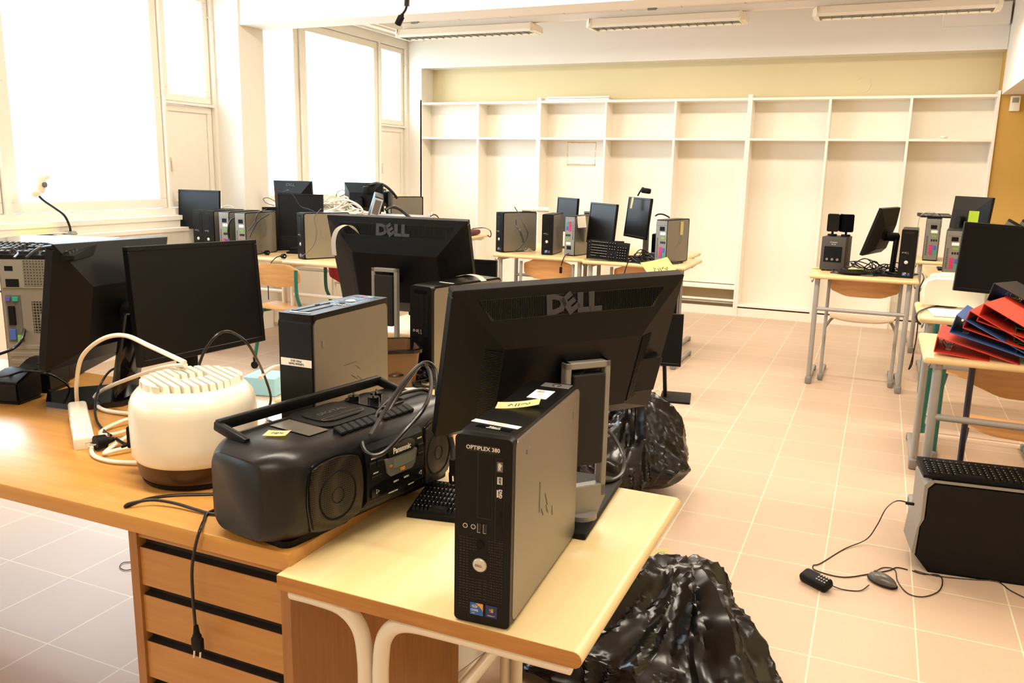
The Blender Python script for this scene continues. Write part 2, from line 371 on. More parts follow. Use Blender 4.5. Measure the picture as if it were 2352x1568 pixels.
for i, (y0, y1) in enumerate(bays):
    win = bpy.data.objects.new('window_%d' % (i+1), None); COL.objects.link(win); win['kind'] = 'structure'
    za, zb = 1.03, 2.80
    b = B(); x0, x1 = XW-0.12, XW
    rbox(b, x0, x1, y0, y1, za, za+0.045); rbox(b, x0, x1, y0, y1, zb-0.035, zb)
    rbox(b, x0, x1, y0, y0+0.03, za+0.045, zb-0.035); rbox(b, x0, x1, y1-0.03, y1, za+0.045, zb-0.035)
    my = y1-1.92; sy = y1-0.56
    rbox(b, x0+0.002, x1-0.003, my-0.02, my+0.02, za+0.045, zb-0.035); rbox(b, x0+0.002, x1-0.003, sy-0.01, sy+0.01, za+0.045, zb-0.035)
    rbox(b, x0+0.002, x1-0.003, sy+0.01, y1-0.03, 1.885, 1.905)
    obj('window_frame', b, M_frame, win, smooth=False)
    for (a, c, d, e, w, nm) in ((y0+0.035, my-0.025, za+0.05, zb-0.04, 0.07, 'casement'), (my+0.025, sy-0.014, za+0.05, zb-0.04, 0.07, 'casement'), (sy+0.014, y1-0.034, 1.91, zb-0.04, 0.055, 'casement')):
        b = B(); pane_frame(b, a, c, d, e, w)
        for k in range(3):
            for yy in (a+0.03, c-0.03): cyl(b, (XW-0.03, yy, d+(e-d)*(0.12+0.38*k)), (XW-0.026, yy, d+(e-d)*(0.12+0.38*k)), 0.008, 8, mi=0)
        cs = obj(nm, b, M_frame, win, smooth=False)
        b = B(); rbox(b, XW-0.078, XW-0.074, a+w-0.005, c-w+0.005, d+w-0.005, e-w+0.005); obj('pane', b, M_glass, cs, smooth=False)
    b = B()    # solid ventilation hatch under the small pane
    a, c, d, e = sy+0.014, y1-0.034, za+0.05, 1.88
    rbox(b, XW-0.10, XW-0.045, a, c, d, e); pane_frame(b, a, c, d, e, 0.05, XW-0.045, XW-0.033)
    h = obj('vent_hatch', b, M_frame, win, smooth=False)
    b = B(); box(b, (XW-0.02, a+0.045, 1.42), (0.016, 0.02, 0.11), 0.005); box(b, (XW-0.03, a+0.045, 1.46), (0.02, 0.028, 0.04), 0.005); obj('hatch_handle', b, M_ivory, h)
    b = B(); tube(b, [(XW-0.02, c-0.02, 2.60), (XW-0.0, c+0.01, 2.55), (XW-0.0, c+0.012, 2.3), (XW-0.0, c+0.01, 2.12)], 0.004, 6); cyl(b, (XW, c+0.01, 2.05), (XW, c+0.01, 2.13), 0.008, 8); obj('stay_rod', b, M_ivory, win)
    if i == 3:
        blind('blind', my+0.09, sy-0.08, 1.15, 2.70, win); blind('blind', y0+0.1, my-0.09, 1.15, 2.70, win); blind('blind', sy+0.07, y1-0.08, 1.97, 2.70, win)
    if i == 2:
        blind('blind', sy+0.07, y1-0.08, 1.97, 2.70, win)
# curtain rails at the ceiling beside the far window
b = B()
rbox(b, -5.13, -5.10, 5.92, YF, 2.845, 2.865); rbox(b, -4.97, -4.94, 5.92, YF, 2.845, 2.865); rbox(b, -5.165, -4.90, 5.92, YF, 2.865, ZC)
struct('trim_7', b, M_frame)

# ---------------------------------------------------------------- ceiling lights on the trunking
def P76(px, py): return PY(px, py, 7.6)
b = B(); rbox(b, -4.56, XR-0.2, 7.57, 7.63, 2.785, 2.84, 0.004, 1)
trunk = thing('light_trunking', 'long white cable trunking hung below the ceiling, carrying the light fittings', 'trunking', (0, 0, 0))
obj('trunking_rail', b, M_white, trunk)
for x in (-4.42, -2.02, 0.4, 2.6):
    b = B(); rbox(b, x-0.025, x+0.025, 7.585, 7.615, 2.84, ZC, 0.002, 1); rbox(b, x-0.04, x+0.04, 7.565, 7.635, 2.83, 2.85, 0.002, 1); obj('hanger', b, M_steel, trunk)
M_tube = mat('unlit_tube', '#f3f1ea', 0.3)
def light_fitting(x0, x1, y, z, label, lit=False, name='ceiling_light'):
    t = thing(name, label, 'ceiling light', ((x0+x1)/2, y, z), 0, None if name != 'ceiling_light' else 'louvred strip lights along the far trunking')
    L = x1-x0
    b = B(); prof = [(-0.115, 0.0), (-0.125, 0.02), (-0.105, 0.075), (-0.06, 0.085), (0.06, 0.085), (0.105, 0.075), (0.125, 0.02), (0.115, 0.0), (0.10, 0.0), (0.10, 0.05), (-0.10, 0.05), (-0.10, 0.0)]
    prism(b, prof, -L/2+0.05, L/2-0.05, 'YZ'); obj('housing', b, M_lam, t, smooth=False)
    for s in (-1, 1):
        b = B(); prism(b, [(-0.118, -0.003), (-0.13, 0.02), (-0.108, 0.08), (0.108, 0.08), (0.13, 0.02), (0.118, -0.003)], s*(L/2-0.05), s*(L/2-0.035), 'YZ')
        frustum2 = [(s*(L/2-0.035), 0.128, 0.0, 0.078), (s*(L/2), 0.10, 0.005, 0.055)]
        (xa, ya, z0a, z1a), (xb, yb, z0b, z1b) = frustum2
        A = [b.verts.new(v) for v in ((xa, -ya, z0a), (xa, ya, z0a), (xa, ya, z1a), (xa, -ya, z1a))]; C = [b.verts.new(v) for v in ((xb, -yb, z0b), (xb, yb, z0b), (xb, yb, z1b), (xb, -yb, z1b))]
        b.faces.new(C)
        for k in range(4): b.faces.new((A[k], A[(k+1) % 4], C[(k+1) % 4], C[k]))
        obj('end_cap', b, M_ivory, t)
    b = B()
    n = int((L-0.12)/0.075)
    for k in range(n+1):
        xx = -L/2+0.06+k*(L-0.12)/n; rbox(b, xx-0.0015, xx+0.0015, -0.098, 0.098, 0.002, 0.032)
    for yy in (-0.03, 0.03): rbox(b, -L/2+0.055, L/2-0.055, yy-0.0015, yy+0.0015, 0.002, 0.032)
    obj('louvre', b, M_steel, t, smooth=False)
    tm = mat('lit_tube', '#ffeccb', 0.4, emit=LAMP) if lit else M_tube
    for yy in (-0.05, 0.05):
        b = B(); cyl(b, (-L/2+0.06, yy, 0.04), (L/2-0.06, yy, 0.04), 0.013, 10); obj('lamp_tube', b, tm, t)
    if lit:
        l = bpy.data.lights.new('lamp_light', 'AREA'); l.shape = 'RECTANGLE'; l.size = L-0.1; l.size_y = 0.2; l.energy = 27 if y > 7 else ((16 if x0 < -4 else 58) if y > 4 else 44); l.color = (1.0, 0.90, 0.74)
        lo = bpy.data.objects.new('lamp_light', l); COL.objects.link(lo); lo.parent = t; lo.location = (0, 0, -0.01)
    return t
LAMP = 2.2; FARW = 42; LAMPW = 34
light_fitting(-4.60, -3.10, 7.6, 2.695, 'leftmost of the three louvred strip lights on the far trunking, nearest the windows', lit=True)  # glow of the three far fittings is added to brighten the far wall
light_fitting(-2.60, -1.20, 7.6, 2.695, 'middle one of the three louvred strip lights on the far trunking', lit=True)
light_fitting(-0.67, 0.68, 7.6, 2.695, 'rightmost of the three louvred strip lights, above the right end of the shelves', lit=True)

for x0, y, lab in ((-2.4, 1.2, 'lit strip light above and behind the teacher desk'), (0.9-2.0, 1.2, 'lit strip light above the front of the room'), (-4.4, 4.75, 'lit strip light before the cross beam, nearest the windows'), (-2.5, 4.75, 'lit strip light before the cross beam, in the middle'), (-0.6, 4.75, 'lit strip light before the cross beam, above the aisle'), (1.7, 4.75, 'lit strip light before the cross beam, beyond the duct boxing'), (1.7, 1.2, 'lit strip light at the front right of the room'), (-1.1, -1.5, 'lit strip light at the rear of the room')):
    light_fitting(x0, x0+1.4, y, 2.90, lab, lit=True, name='strip_light')

# ---------------------------------------------------------------- shelving along the far wall
def shelf_unit(xs, label, low=None):
    x0, x1 = xs[0], xs[-1]; t = thing('shelving_unit', label, 'shelves', ((x0+x1)/2, YF+0.12, 0), 0, 'white shelving units on the far wall')
    ox, oy = (x0+x1)/2, YF+0.12; y0, y1 = YF, YF+0.235; H = 2.185
    for i, x in enumerate(xs):
        if i == 0: a, c = x, x+0.022
        elif i == len(xs)-1: a, c = x-0.022, x
        else: a, c = x-0.011, x+0.011
        b = B(); rbox(b, a-ox, c-ox, y0-oy, y1-oy, 0.0, H+(0.02 if i in (0, len(xs)-1) else -0.03), 0.0015, 1); obj('upright', b, M_lam, t, smooth=False)
    b = B(); rbox(b, x0+0.022-ox, x1-0.022-ox, y0-oy+0.002, y1-oy, H-0.035, H-0.011, 0.0015, 1); obj('top_board', b, M_lam, t, smooth=False)
    for i in range(len(xs)-1):
        a, c = xs[i]+0.022-ox, xs[i+1]-0.022-ox
        b = B(); rbox(b, a-0.012, c+0.012, y0-oy+0.004, y1-oy, 1.765, 1.787, 0.0015, 1); obj('shelf_board', b, M_lam, t, smooth=False)
        b = B(); rbox(b, a-0.012, c+0.012, y1-oy-0.018, y1-oy-0.002, H-0.13, H-0.035); obj('back_rail', b, M_lam, t, smooth=False)
        isl = low is not None and i in low
        b = B(); rbox(b, a-0.012, c+0.012, y1-oy-0.012, y1-oy+0.004, 0.30 if isl else 0.12, H-0.03); obj('back_panel', b, M_lam, t, smooth=False)
        b = B(); rbox(b, a-0.012, c+0.012, y0-oy+0.004, y1-oy, 0.27 if isl else 0.10, 0.292 if isl else 0.122, 0.0015, 1); obj('bottom_board', b, M_lam, t, smooth=False)
        if isl:
            b = B(); rbox(b, a-0.012, c+0.012, y0-oy+0.02, y0-oy+0.04, 0.145, 0.165); rbox(b, a-0.012, c+0.012, y1-oy-0.02, y1-oy, 0.09, 0.105); obj('base_rail', b, M_lam, t, smooth=False)
    b = B(); rbox(b, x0+0.02-ox, x1-0.02-ox, y0-oy+0.012, y0-oy+0.028, 0.0, 0.085); obj('plinth', b, M_lam, t, smooth=False)
    return t
shelf_unit([-5.01, -4.262, -3.524], 'two-bay white shelving unit at the left, nearest the windows')
shelf_unit([-3.5235, -2.765, -2.025, -1.286], 'three-bay middle white shelving unit with boards lying on top', low=(2,))
shelf_unit([-1.2855, -0.545, 0.155, 0.862], 'three-bay white shelving unit at the right, beside the ochre wall')
for k, (zz, lab) in enumerate(((0.0, 'lower white board lying on top of the middle shelving'), (0.021, 'upper white board lying on top of the middle shelving'))):
    b = B(); box(b, (0, 0, 0.009), (0.72-0.02*k, 0.20, 0.018), 0.0015, 1)
    o = obj('loose_board', b, M_lam, loc=(-3.10+0.01*k, YF+0.11, 2.175+0.001+zz), rot=(0, 0, 0), smooth=False); tag(o, lab, 'board', 'boards on top of the shelving')
# torn tape outline stuck to the back of the third bay
b = B(); random.seed(3)
cx0, cx1, cz0, cz1 = PY(1302, 380, YF+0.22).x, PY(1367, 380, YF+0.22).x, PY(1335, 380, YF+0.22).z, PY(1335, 326, YF+0.22).z
for k in range(26):
    u0, u1 = k/26, (k+1)/26; xa, xb = cx0+(cx1-cx0)*u0, cx0+(cx1-cx0)*u1
    rbox(b, xa, xb, -0.0006, 0, cz0-0.004*random.random(), cz0+0.012+0.008*random.random()); rbox(b, xa, xb, -0.0006, 0, cz1-0.008-0.004*random.random(), cz1)
    za, zb = cz0+(cz1-cz0)*u0, cz0+(cz1-cz0)*u1
    if random.random() < 0.85: rbox(b, cx0, cx0+0.003+0.003*random.random(), -0.0006, 0, za, zb)
    if random.random() < 0.85: rbox(b, cx1-0.004-0.003*random.random(), cx1, -0.0006, 0, za, zb)
o = obj('tape_outline', b, mat('torn_tape', '#d9b48c', 0.8), loc=(0, YF+0.2225, 0), smooth=False); tag(o, 'torn beige tape outline stuck on the back of a shelf bay', 'tape')
# crumpled leftovers on the last shelf, thermostat, ring mark
p = PY(2168, 325, YF+0.08)
b = B(); rbox(b, -0.12, 0.12, -0.05, 0.05, 0, 0.004)
o = obj('paper_sheet', b, M_paper, loc=(p.x, YF+0.09, 1.7875), rot=(0, 0, 0.15), smooth=False); tag(o, 'small white sheet lying on the shelf at the far right', 'paper')
b = B(); ball(b, (0, 0, 0.014), (0.035, 0.03, 0.016), 10, 6)
for v in b.verts: v.co += Vector((noise.noise(v.co*60), noise.noise(v.co*60+Vector((5, 0, 0))), 0.3*noise.noise(v.co*50)))*0.012
for v in b.verts: v.co.z = max(v.co.z, 0)
o = obj('crumpled_paper', b, M_paper, loc=(p.x-0.005, YF+0.09, 1.792)); tag(o, 'crumpled scrap of white paper on the far right shelf', 'paper')
t = thing('thermostat', 'small white wall thermostat on the ochre wall beside the shelves', 'thermostat', (PY(2331, 238, YF+0.02).x, YF+0.02, PY(2331, 238, YF+0.02).z))
b = B(); box(b, (0, -0.014, 0), (0.078, 0.028, 0.13), 0.006); obj('thermostat_body', b, M_lam, t)
b = B(); box(b, (0, -0.029, 0.028), (0.05, 0.002, 0.042), 0.001); obj('display', b, mat('thermostat_display', '#9a9a86', 0.3), t)
b = B(); tube(b, [(0.07*math.cos(a*PI/10), 0, 0.07*math.sin(a*PI/10)) for a in range(-6, 9)], 0.003, 5)
p = PY(1982, 195, YF+0.27)
o = obj('wall_ring_mark', b, M_cream, loc=(p.x, YF+0.27, p.z)); tag(o, 'faint round cream ring on the wall above the shelves', 'wall fitting')
# cable with plug hanging from the ceiling
pp = PY(922, 30, 2.6)
t = thing('hanging_cable', 'black power lead hanging from the ceiling with its connector at the end', 'cable', (pp.x, 2.6-0.03, 0))
zt = PY(932, 0, 2.57).z
p1 = PY(935, -5, 2.57); p2 = PY(934, 14, 2.57); p3 = PY(925, 32, 2.57); p4 = PY(913, 57, 2.57)
o0 = Vector((pp.x, 2.57, 0))
b = B(); tube(b, [p1+Vector((0.002, 0, ZC-p1.z))-o0, p1-o0], 0.009, 8, smooth=False); tube(b, [p1-o0, p2-o0], 0.009, 8, smooth=False); tube(b, [p2-o0, (p2+p3)/2-o0+Vector((0.003, 0, 0)), p3-o0], 0.004, 8); obj('lead', b, M_rubber, t)
b = B(); d = (p4-p3).normalized(); cyl(b, p3-o0, p3-o0+d*0.012, 0.005, 10, 0.009); box(b, (p3+p4)/2-o0+d*0.004, (0.021, 0.017, (p4-p3).length*0.85), 0.004, rot=d.to_track_quat('Z', 'Y').to_euler()); obj('connector', b, M_blackd, t)
# ================================================================ BUILDERS
def desk(label, x0, x1, y0, y1, h=0.77, group=None, legmat=None, top=None, hooks=True):
    w, d = x1-x0, y1-y0; lm = legmat or M_legs
    t = thing('school_desk', label, 'desk', ((x0+x1)/2, (y0+y1)/2, 0), 0, group)
    b = B(); box(b, (0, 0, h-0.014), (w, d, 0.028), 0.0125, 3); obj('desk_top', b, top or M_birchf, t)
    for s in (-1, 1):
        x = s*(w/2-0.055)
        b = B(); cyl(b, (x, -d/2+0.05, 0.03), (x, -d/2+0.05, h-0.03), 0.017, 14); obj('leg', b, lm, t)
        b = B(); box(b, (x, 0.0, 0.028), (0.032, d-0.09, 0.03), 0.008); obj('foot', b, lm, t)
        b = B(); box(b, (x, -d/2+0.035, 0.026), (0.042, 0.06, 0.052), 0.01); obj('foot_cap', b, M_silverp, t)
        b = B(); box(b, (x, d/2-0.05, 0.02), (0.042, 0.05, 0.04), 0.01); obj('foot_cap', b, M_silverp, t)
        b = B(); rbox(b, x-0.012, x+0.012, -d/2+0.03, d/2-0.05, h-0.052, h-0.0285, 0.003, 1); obj('top_bracket', b, lm, t)
    b = B(); cyl(b, (-w/2+0.055, -d/2+0.05, h-0.24), (w/2-0.055, -d/2+0.05, h-0.24), 0.0135, 12); obj('crossbar', b, lm, t)
    b = B(); cyl(b, (-w/2+0.055, d/2-0.09, h-0.05), (w/2-0.055, d/2-0.09, h-0.05), 0.0135, 12); obj('rear_rail', b, lm, t)
    if hooks:
        for s in (-1, 1):
            b = B(); tube(b, [(s*(w/2-0.03), -d/2+0.07, h-0.028), (s*(w/2-0.025), -d/2+0.06, h-0.05), (s*(w/2-0.02), -d/2+0.035, h-0.055), (s*(w/2-0.02), -d/2+0.02, h-0.04)], 0.003, 6); obj('bag_hook', b, M_steel, t)
    return t
def ply_sheet(w, d, curve, thick=0.009, nx=14, ny=8, waterfall=0.0, round_=0.05, curl=0.0):
    # curved plywood: returns bmesh, in XY plane, curved in z; corners rounded
    b = B(); top = []; bot = []
    for j in range(ny+1):
        rt, rb = [], []
        for i in range(nx+1):
            u = -1+2*i/nx; v = -1+2*j/ny
            k = max(0, abs(v)-0.55)/0.45; ww = w/2*(1-round_*2*k**2.2); k2 = max(0, abs(u)-0.55)/0.45; dd = d/2*(1-round_*2.2*k2**2.2)
            x, y = u*ww, v*dd; z = curve*(u*u) - waterfall*max(0, -v-0.3)**2 + curl*max(0, v-0.2)**2
            rt.append(b.verts.new((x, y, z+thick/2))); rb.append(b.verts.new((x, y, z-thick/2)))
        top.append(rt); bot.append(rb)
    for j in range(ny):
        for i in range(nx):
            b.faces.new((top[j][i], top[j][i+1], top[j+1][i+1], top[j+1][i])); b.faces.new((bot[j][i], bot[j+1][i], bot[j+1][i+1], bot[j][i+1]))
    for i in range(nx):
        b.faces.new((top[0][i], bot[0][i], bot[0][i+1], top[0][i+1])); b.faces.new((top[ny][i], top[ny][i+1], bot[ny][i+1], bot[ny][i]))
    for j in range(ny):
        b.faces.new((top[j][0], top[j+1][0], bot[j+1][0], bot[j][0])); b.faces.new((top[j][nx], bot[j][nx], bot[j+1][nx], top[j+1][nx]))
    return b
def chair(label, x, y, rz, group=None, tubes=None, seat=None, back=None, sh=0.44, bh=0.70, w=0.40, casters=False, pad=None):
    lm = tubes or M_legs; t = thing('school_chair', label, 'chair', (x, y, 0), rz, group)
    o = obj('seat', ply_sheet(w-0.03, 0.38, 0.012, waterfall=0.05, round_=0.09), seat or M_plyl, t, loc=(0, -0.02, sh))
    o = obj('backrest', ply_sheet(w-0.02, 0.16, 0.02, round_=0.12), back or M_ply, t, loc=(0, 0.175, bh), rot=(PI/2-0.12, 0, 0))
    if pad is not None:
        b = B(); box(b, (0, -0.02, sh+0.022), (w-0.06, 0.34, 0.03), 0.014, 3); obj('seat_pad', b, pad, t)
    for s in (-1, 1):
        xx = s*(w/2)
        b = B()
        if casters:
            tube(b, [(xx*0.96, 0.20, bh+0.05), (xx*0.96, 0.20, bh-0.1), (xx*0.96, 0.17, sh+0.05), (xx*0.96, 0.1, sh-0.03), (xx*0.9, -0.12, sh-0.03)], 0.013, 10, 5)
            tube(b, [(xx*0.8, 0.12, sh-0.03), (xx*0.9, 0.19, 0.08)], 0.013, 10, 4)
        else:
            tube(b, [(xx, 0.21, 0.03), (xx, 0.205, sh), (xx, 0.195, bh+0.06)], 0.012, 10, 6)
        obj('side_post', b, lm, t)
        b = B()
        if casters: tube(b, [(xx*0.7, -0.1, sh-0.03), (xx*0.95, -0.2, 0.08)], 0.013, 10, 4)
        else: tube(b, [(xx, 0.20, sh-0.05), (xx*0.9, 0.05, sh-0.02), (xx*0.8, -0.14, sh-0.018)], 0.011, 10, 5)
        obj('seat_bearer', b, lm, t)
        if casters:
            for yy in (-0.2, 0.19):
                b = B(); cyl(b, (xx*0.93, yy-0.01, 0.025), (xx*0.93, yy+0.01, 0.025), 0.025, 14); cyl(b, (xx*0.93, yy, 0.03), (xx*0.93, yy, 0.085), 0.009, 8); obj('caster', b, M_blackd, t)
        else:
            b = B(); box(b, (xx, 0.02, 0.02), (0.026, 0.40, 0.026), 0.008); obj('foot', b, lm, t)
            b = B(); box(b, (xx, 0.215, 0.024), (0.036, 0.055, 0.048), 0.01); obj('foot_cap', b, M_silverp, t)
            b = B(); box(b, (xx, -0.18, 0.016), (0.034, 0.045, 0.032), 0.008); obj('foot_cap', b, M_silverp, t)
    return t

M_badge = mat('badge_plate', '#0b0b0c', 0.2)
M_btn = mat('power_button_silver', '#cfc9bf', 0.3, metal=0.3)
M_bluesticker = mat('blue_sticker', '#1d5fb4', 0.35); M_orange = mat('orange_sticker', '#e39a2b', 0.4); M_navy = mat('navy_sticker', '#1a2a5a', 0.35)
M_greenp = mat('green_print', '#6fae2f', 0.4); M_redp = mat('red_print', '#d9482b', 0.4)
TW, TD, TH = 0.094, 0.345, 0.314
def build_tower(label, loc, rz=0, rot=None, group=None):
    t = thing('desktop_computer', label, 'computer', loc, rz, group, rot)
    # casing: rounded front corners in side view
    b = B(); prism(b, rrect(-TD/2, TD/2, 0.0, TH, 0.016, 5), -TW/2+0.004, TW/2-0.004, 'YZ'); obj('casing', b, M_black, t, angle=30)
    for s in (-1, 1):
        b = B(); prism(b, rrect(-TD/2+0.006, TD/2-0.004, 0.007, TH-0.007, 0.014, 5), s*(TW/2-0.004), s*(TW/2-0.0005), 'YZ')
        pn = obj('side_panel', b, M_silver, t, angle=30)
        b = B(); x = s*(TW/2)
        MM = Matrix.Translation((x, 0.05, 0.15)) @ Matrix.Rotation(s*PI/2, 4, 'Z') @ Matrix.Rotation(PI/2, 4, 'X') @ Matrix.Rotation(PI/2*s, 4, 'Z')
        for (yy, zz, l, a) in ((0.03, 0.16, 0.03, 0.0), (0.03, 0.185, 0.028, 0.0), (0.045, 0.14, 0.02, 0.6), (0.065, 0.155, 0.03, 0.5), (0.07, 0.135, 0.022, 0.55), (0.10, 0.12, 0.02, 0.2)):
            box(b, (x+s*0.0001, yy-0.08, zz), (0.0004, 0.0014, l), rot=Euler((a, 0, 0)))
        obj('embossed_mark', b, M_grey, pn, smooth=False)
        b = B(); rbox(b, x-0.0006, x+0.0006, -0.12, -0.105, 0.272, 0.28); rbox(b, x-0.0006, x+0.0006, 0.13, 0.138, 0.255, 0.27, 0.0004, 1); obj('latch', b, M_steel, pn, smooth=False)
    yf = -TD/2
    b = B(); prism(b, rrect(-TW/2+0.001, TW/2-0.001, 0.001, TH-0.001, 0.008, 4), yf-0.006, yf+0.012, 'XZ'); fb = obj('front_bezel', b, M_black, t, angle=30)
    X = lambda u: -TW/2+u*TW
    Z = lambda v: TH*(1-v)
    yo = yf-0.0062
    b = B(); prism(b, rrect(X(.2), X(.78), Z(.083), Z(.045), 0.005), yo-0.0006, yo+0.001, 'XZ'); bd = obj('badge', b, M_badge, fb)
    b = B(); text_bm(b, 'OPTIPLEX 380', 0.0088, face_y((X(.49), yo-0.0007, Z(.064))), 0.0003, bold=0.00012, sx=1.0); obj('badge_lettering', b, M_print, bd, smooth=False)
    b = B(); rbox(b, X(.40), X(.66), yo-0.0003, yo+0.001, Z(.425), Z(.085)); rbox(b, X(.40)+.0012, X(.66)-.0012, yo-0.0012, yo+0.001, Z(.425)+.0012, Z(.085)-.0012, 0.0005, 1, 1); obj('floppy_cover', b, [M_badge, M_black], fb, smooth=False)
    b = B(); rbox(b, X(.71), X(.86), yo-0.0003, yo+0.001, Z(.53), Z(.10)); rbox(b, X(.71)+.0011, X(.86)-.0011, yo-0.0014, yo+0.001, Z(.53)+.0011, Z(.10)-.0011, 0.0005, 1, 1)
    box(b, (X(.785), yo-0.002, Z(.385)), (0.006, 0.0015, 0.012), 0.0005, 1, mi=1); od = obj('optical_drive', b, [M_badge, M_black], fb, smooth=False)
    b = B(); MR = lambda u, v: face_y((X(u), yo-0.0016, Z(v))) @ Matrix.Rotation(-PI/2, 4, 'Z')
    rbox(b, X(.735), X(.835), yo-0.0018, yo-0.0012, Z(.168), Z(.118), mi=1); text_bm(b, 'disc', 0.0075, MR(.785, .143), 0.0006, mi=0, bold=0.0003)
    rbox(b, X(.745), X(.83), yo-0.0018, yo-0.0012, Z(.232), Z(.195), mi=0); text_bm(b, 'RW', 0.0058, MR(.787, .2135), 0.0008, mi=1, bold=0.0003)
    text_bm(b, 'DVD', 0.0068, MR(.80, .28), 0.0006, mi=0, bold=0.0003); rbox(b, X(.74), X(.765), yo-0.0018, yo-0.0012, Z(.30), Z(.262), mi=0)
    obj('drive_lettering', b, [M_print, M_grey], od, smooth=False)
    for u in (.20, .34):
        b = B(); bmq = [(0.0035*math.cos(a*PI/8)+X(u), yo-0.0006, 0.0035*math.sin(a*PI/8)+Z(.476)) for a in range(16)]; tube(b, bmq, 0.0005, 6, 2, closed=True); cyl(b, (X(u), yo-0.0005, Z(.476)), (X(u), yo+0.001, Z(.476)), 0.0026, 10, mi=1); obj('audio_jack', b, [M_print, M_badge], fb)
    for u in (.445, .545):
        b = B(); rbox(b, X(u)-.0034, X(u)+.0034, yo-0.0006, yo+0.001, Z(.503), Z(.452), mi=0); rbox(b, X(u)-.0030, X(u)-.0026, yo-0.001, yo+0.001, Z(.50), Z(.455), mi=1); rbox(b, X(u)-.0030, X(u)+.0016, yo-0.001, yo+0.001, Z(.502), Z(.5005), mi=1); obj('usb_port', b, [M_badge, M_print], fb, smooth=False)
    b = B()
    for k in range(27):
        v = .538+k*.0146; segs = ((.09, .27), (.27, .42), (.60, .74), (.74, .86))
        for a, c in segs:
            d = abs(v-.675)
            if .60 < v < .745 and (c > .33 and a < .62): a, c = (a, min(c, .30)) if a < .4 else (max(a, .63), c)
            if c-a < .03: continue
            if v > .87 and c > .28: continue
            for q in range(3):
                w_ = (c-a)/3; rbox(b, X(a+q*w_)+.0007, X(a+(q+1)*w_)-.0007, yo-0.0002, yo+0.001, Z(v)-.0013, Z(v)+.0008)
    for k in range(8):
        v = .755+k*.0146; rbox(b, X(.42), X(.50), yo-0.0002, yo+0.001, Z(v)-.0013, Z(v)+.0008); rbox(b, X(.52), X(.6), yo-0.0002, yo+0.001, Z(v)-.0013, Z(v)+.0008)
    obj('vent_slots', b, M_badge, fb, smooth=False)
    b = B(); cyl(b, (X(.46), yo-0.0008, Z(.565)), (X(.46), yo+0.002, Z(.565)), 0.0065, 20); obj('hard_disk_light', b, M_blackd, fb)
    b = B(); cyl(b, (X(.46), yo-0.0005, Z(.675)), (X(.46), yo+0.002, Z(.675)), 0.0132, 28, mi=1); ball(b, (X(.46), yo-0.0005, Z(.675)), (0.0115, 0.0035, 0.0115), 24, 10); pb = obj('power_button', b, [M_btn, M_badge], fb)
    b = B(); dell_letters(b, face_y((X(.46), yo-0.0042, Z(.675))), 0.0035, 0.0002); obj('button_emblem', b, M_silverp, pb, smooth=False)
    b = B(); rbox(b, X(.30), X(.53), yo-0.0006, yo+0.0005, Z(.950), Z(.885), mi=0)
    pl = [(X(.40), Z(.885)), (X(.53), Z(.885)), (X(.53), Z(.925)), (X(.50), Z(.912)), (X(.46), Z(.9))]; prism(b, pl, yo-0.0009, yo, 'XZ', mi=1)
    tube(b, [(X(.385)+0.0045*math.cos(a*PI/6), yo-0.0009, Z(.903)+0.0024*math.sin(a*PI/6)) for a in range(12)], 0.00035, 4, 2, closed=True, mi=2)
    text_bm(b, 'intel', 0.0040, face_y((X(.385), yo-0.0009, Z(.903))), 0.0003, mi=2); text_bm(b, 'CORE', 0.0046, face_y((X(.38), yo-0.0009, Z(.925))), 0.0003, mi=2, bold=0.0001); text_bm(b, 'inside', 0.0022, face_y((X(.36), yo-0.0009, Z(.940))), 0.0003, mi=2)
    obj('processor_sticker', b, [M_bluesticker, M_orange, M_print], fb, smooth=False)
    b = B(); rbox(b, X(.575), X(.775), yo-0.0006, yo+0.0005, Z(.950), Z(.885), mi=0); cx, cz, q = X(.675), Z(.911), 0.0030
    for dx, dz, mi in ((-1, 1, 1), (1, 1, 2), (-1, -1, 3), (1, -1, 4)): box(b, (cx+dx*q*0.55, yo-0.0009, cz+dz*q*0.55+dx*0.0004), (q, 0.0005, q), rot=Euler((0, 0.15, 0)), mi=mi)
    text_bm(b, 'Windows 7', 0.0026, face_y((X(.675), yo-0.0009, Z(.939))), 0.0003, mi=5)
    obj('system_sticker', b, [M_navy, M_redp, M_greenp, M_bluesticker, M_orange, M_print], fb, smooth=False)
    # rear panel
    yr = TD/2
    b = B(); rbox(b, -TW/2+0.006, TW/2-0.006, yr-0.001, yr+0.003, 0.008, TH-0.008, 0.001, 1); rp = obj('rear_panel', b, M_steel, t, smooth=False)
    yo = yr+0.003; XX = lambda u: TW/2-u*TW     # u from the left as seen from behind
    b = B(); rbox(b, XX(.35), XX(.75), yo, yo+0.0015, Z(.25), Z(.16)); rbox(b, XX(.45), XX(.66), yo+0.0015, yo+0.002, Z(.235), Z(.175)); obj('power_socket', b, M_blackd, rp, smooth=False)
    b = B(); rbox(b, XX(.55), XX(.82), yo, yo+0.001, Z(.92), Z(.645)); rbox(b, XX(.12), XX(.15), yo, yo+0.001, Z(.9), Z(.3)); obj('parallel_port', b, M_pink, rp, smooth=False) if False else None
    b.free()
    b = B(); rbox(b, XX(.38), XX(.60), yo, yo+0.004, Z(.86), Z(.62), 0.001, 1); obj('parallel_port', b, M_pink, rp, smooth=False)
    b = B(); rbox(b, XX(.66), XX(.84), yo, yo+0.002, Z(.74), Z(.64)); obj('monitor_port', b, M_blue, rp, smooth=False)
    b = B(); rbox(b, XX(.66), XX(.84), yo, yo+0.002, Z(.85), Z(.76)); obj('serial_port', b, M_teal, rp, smooth=False)
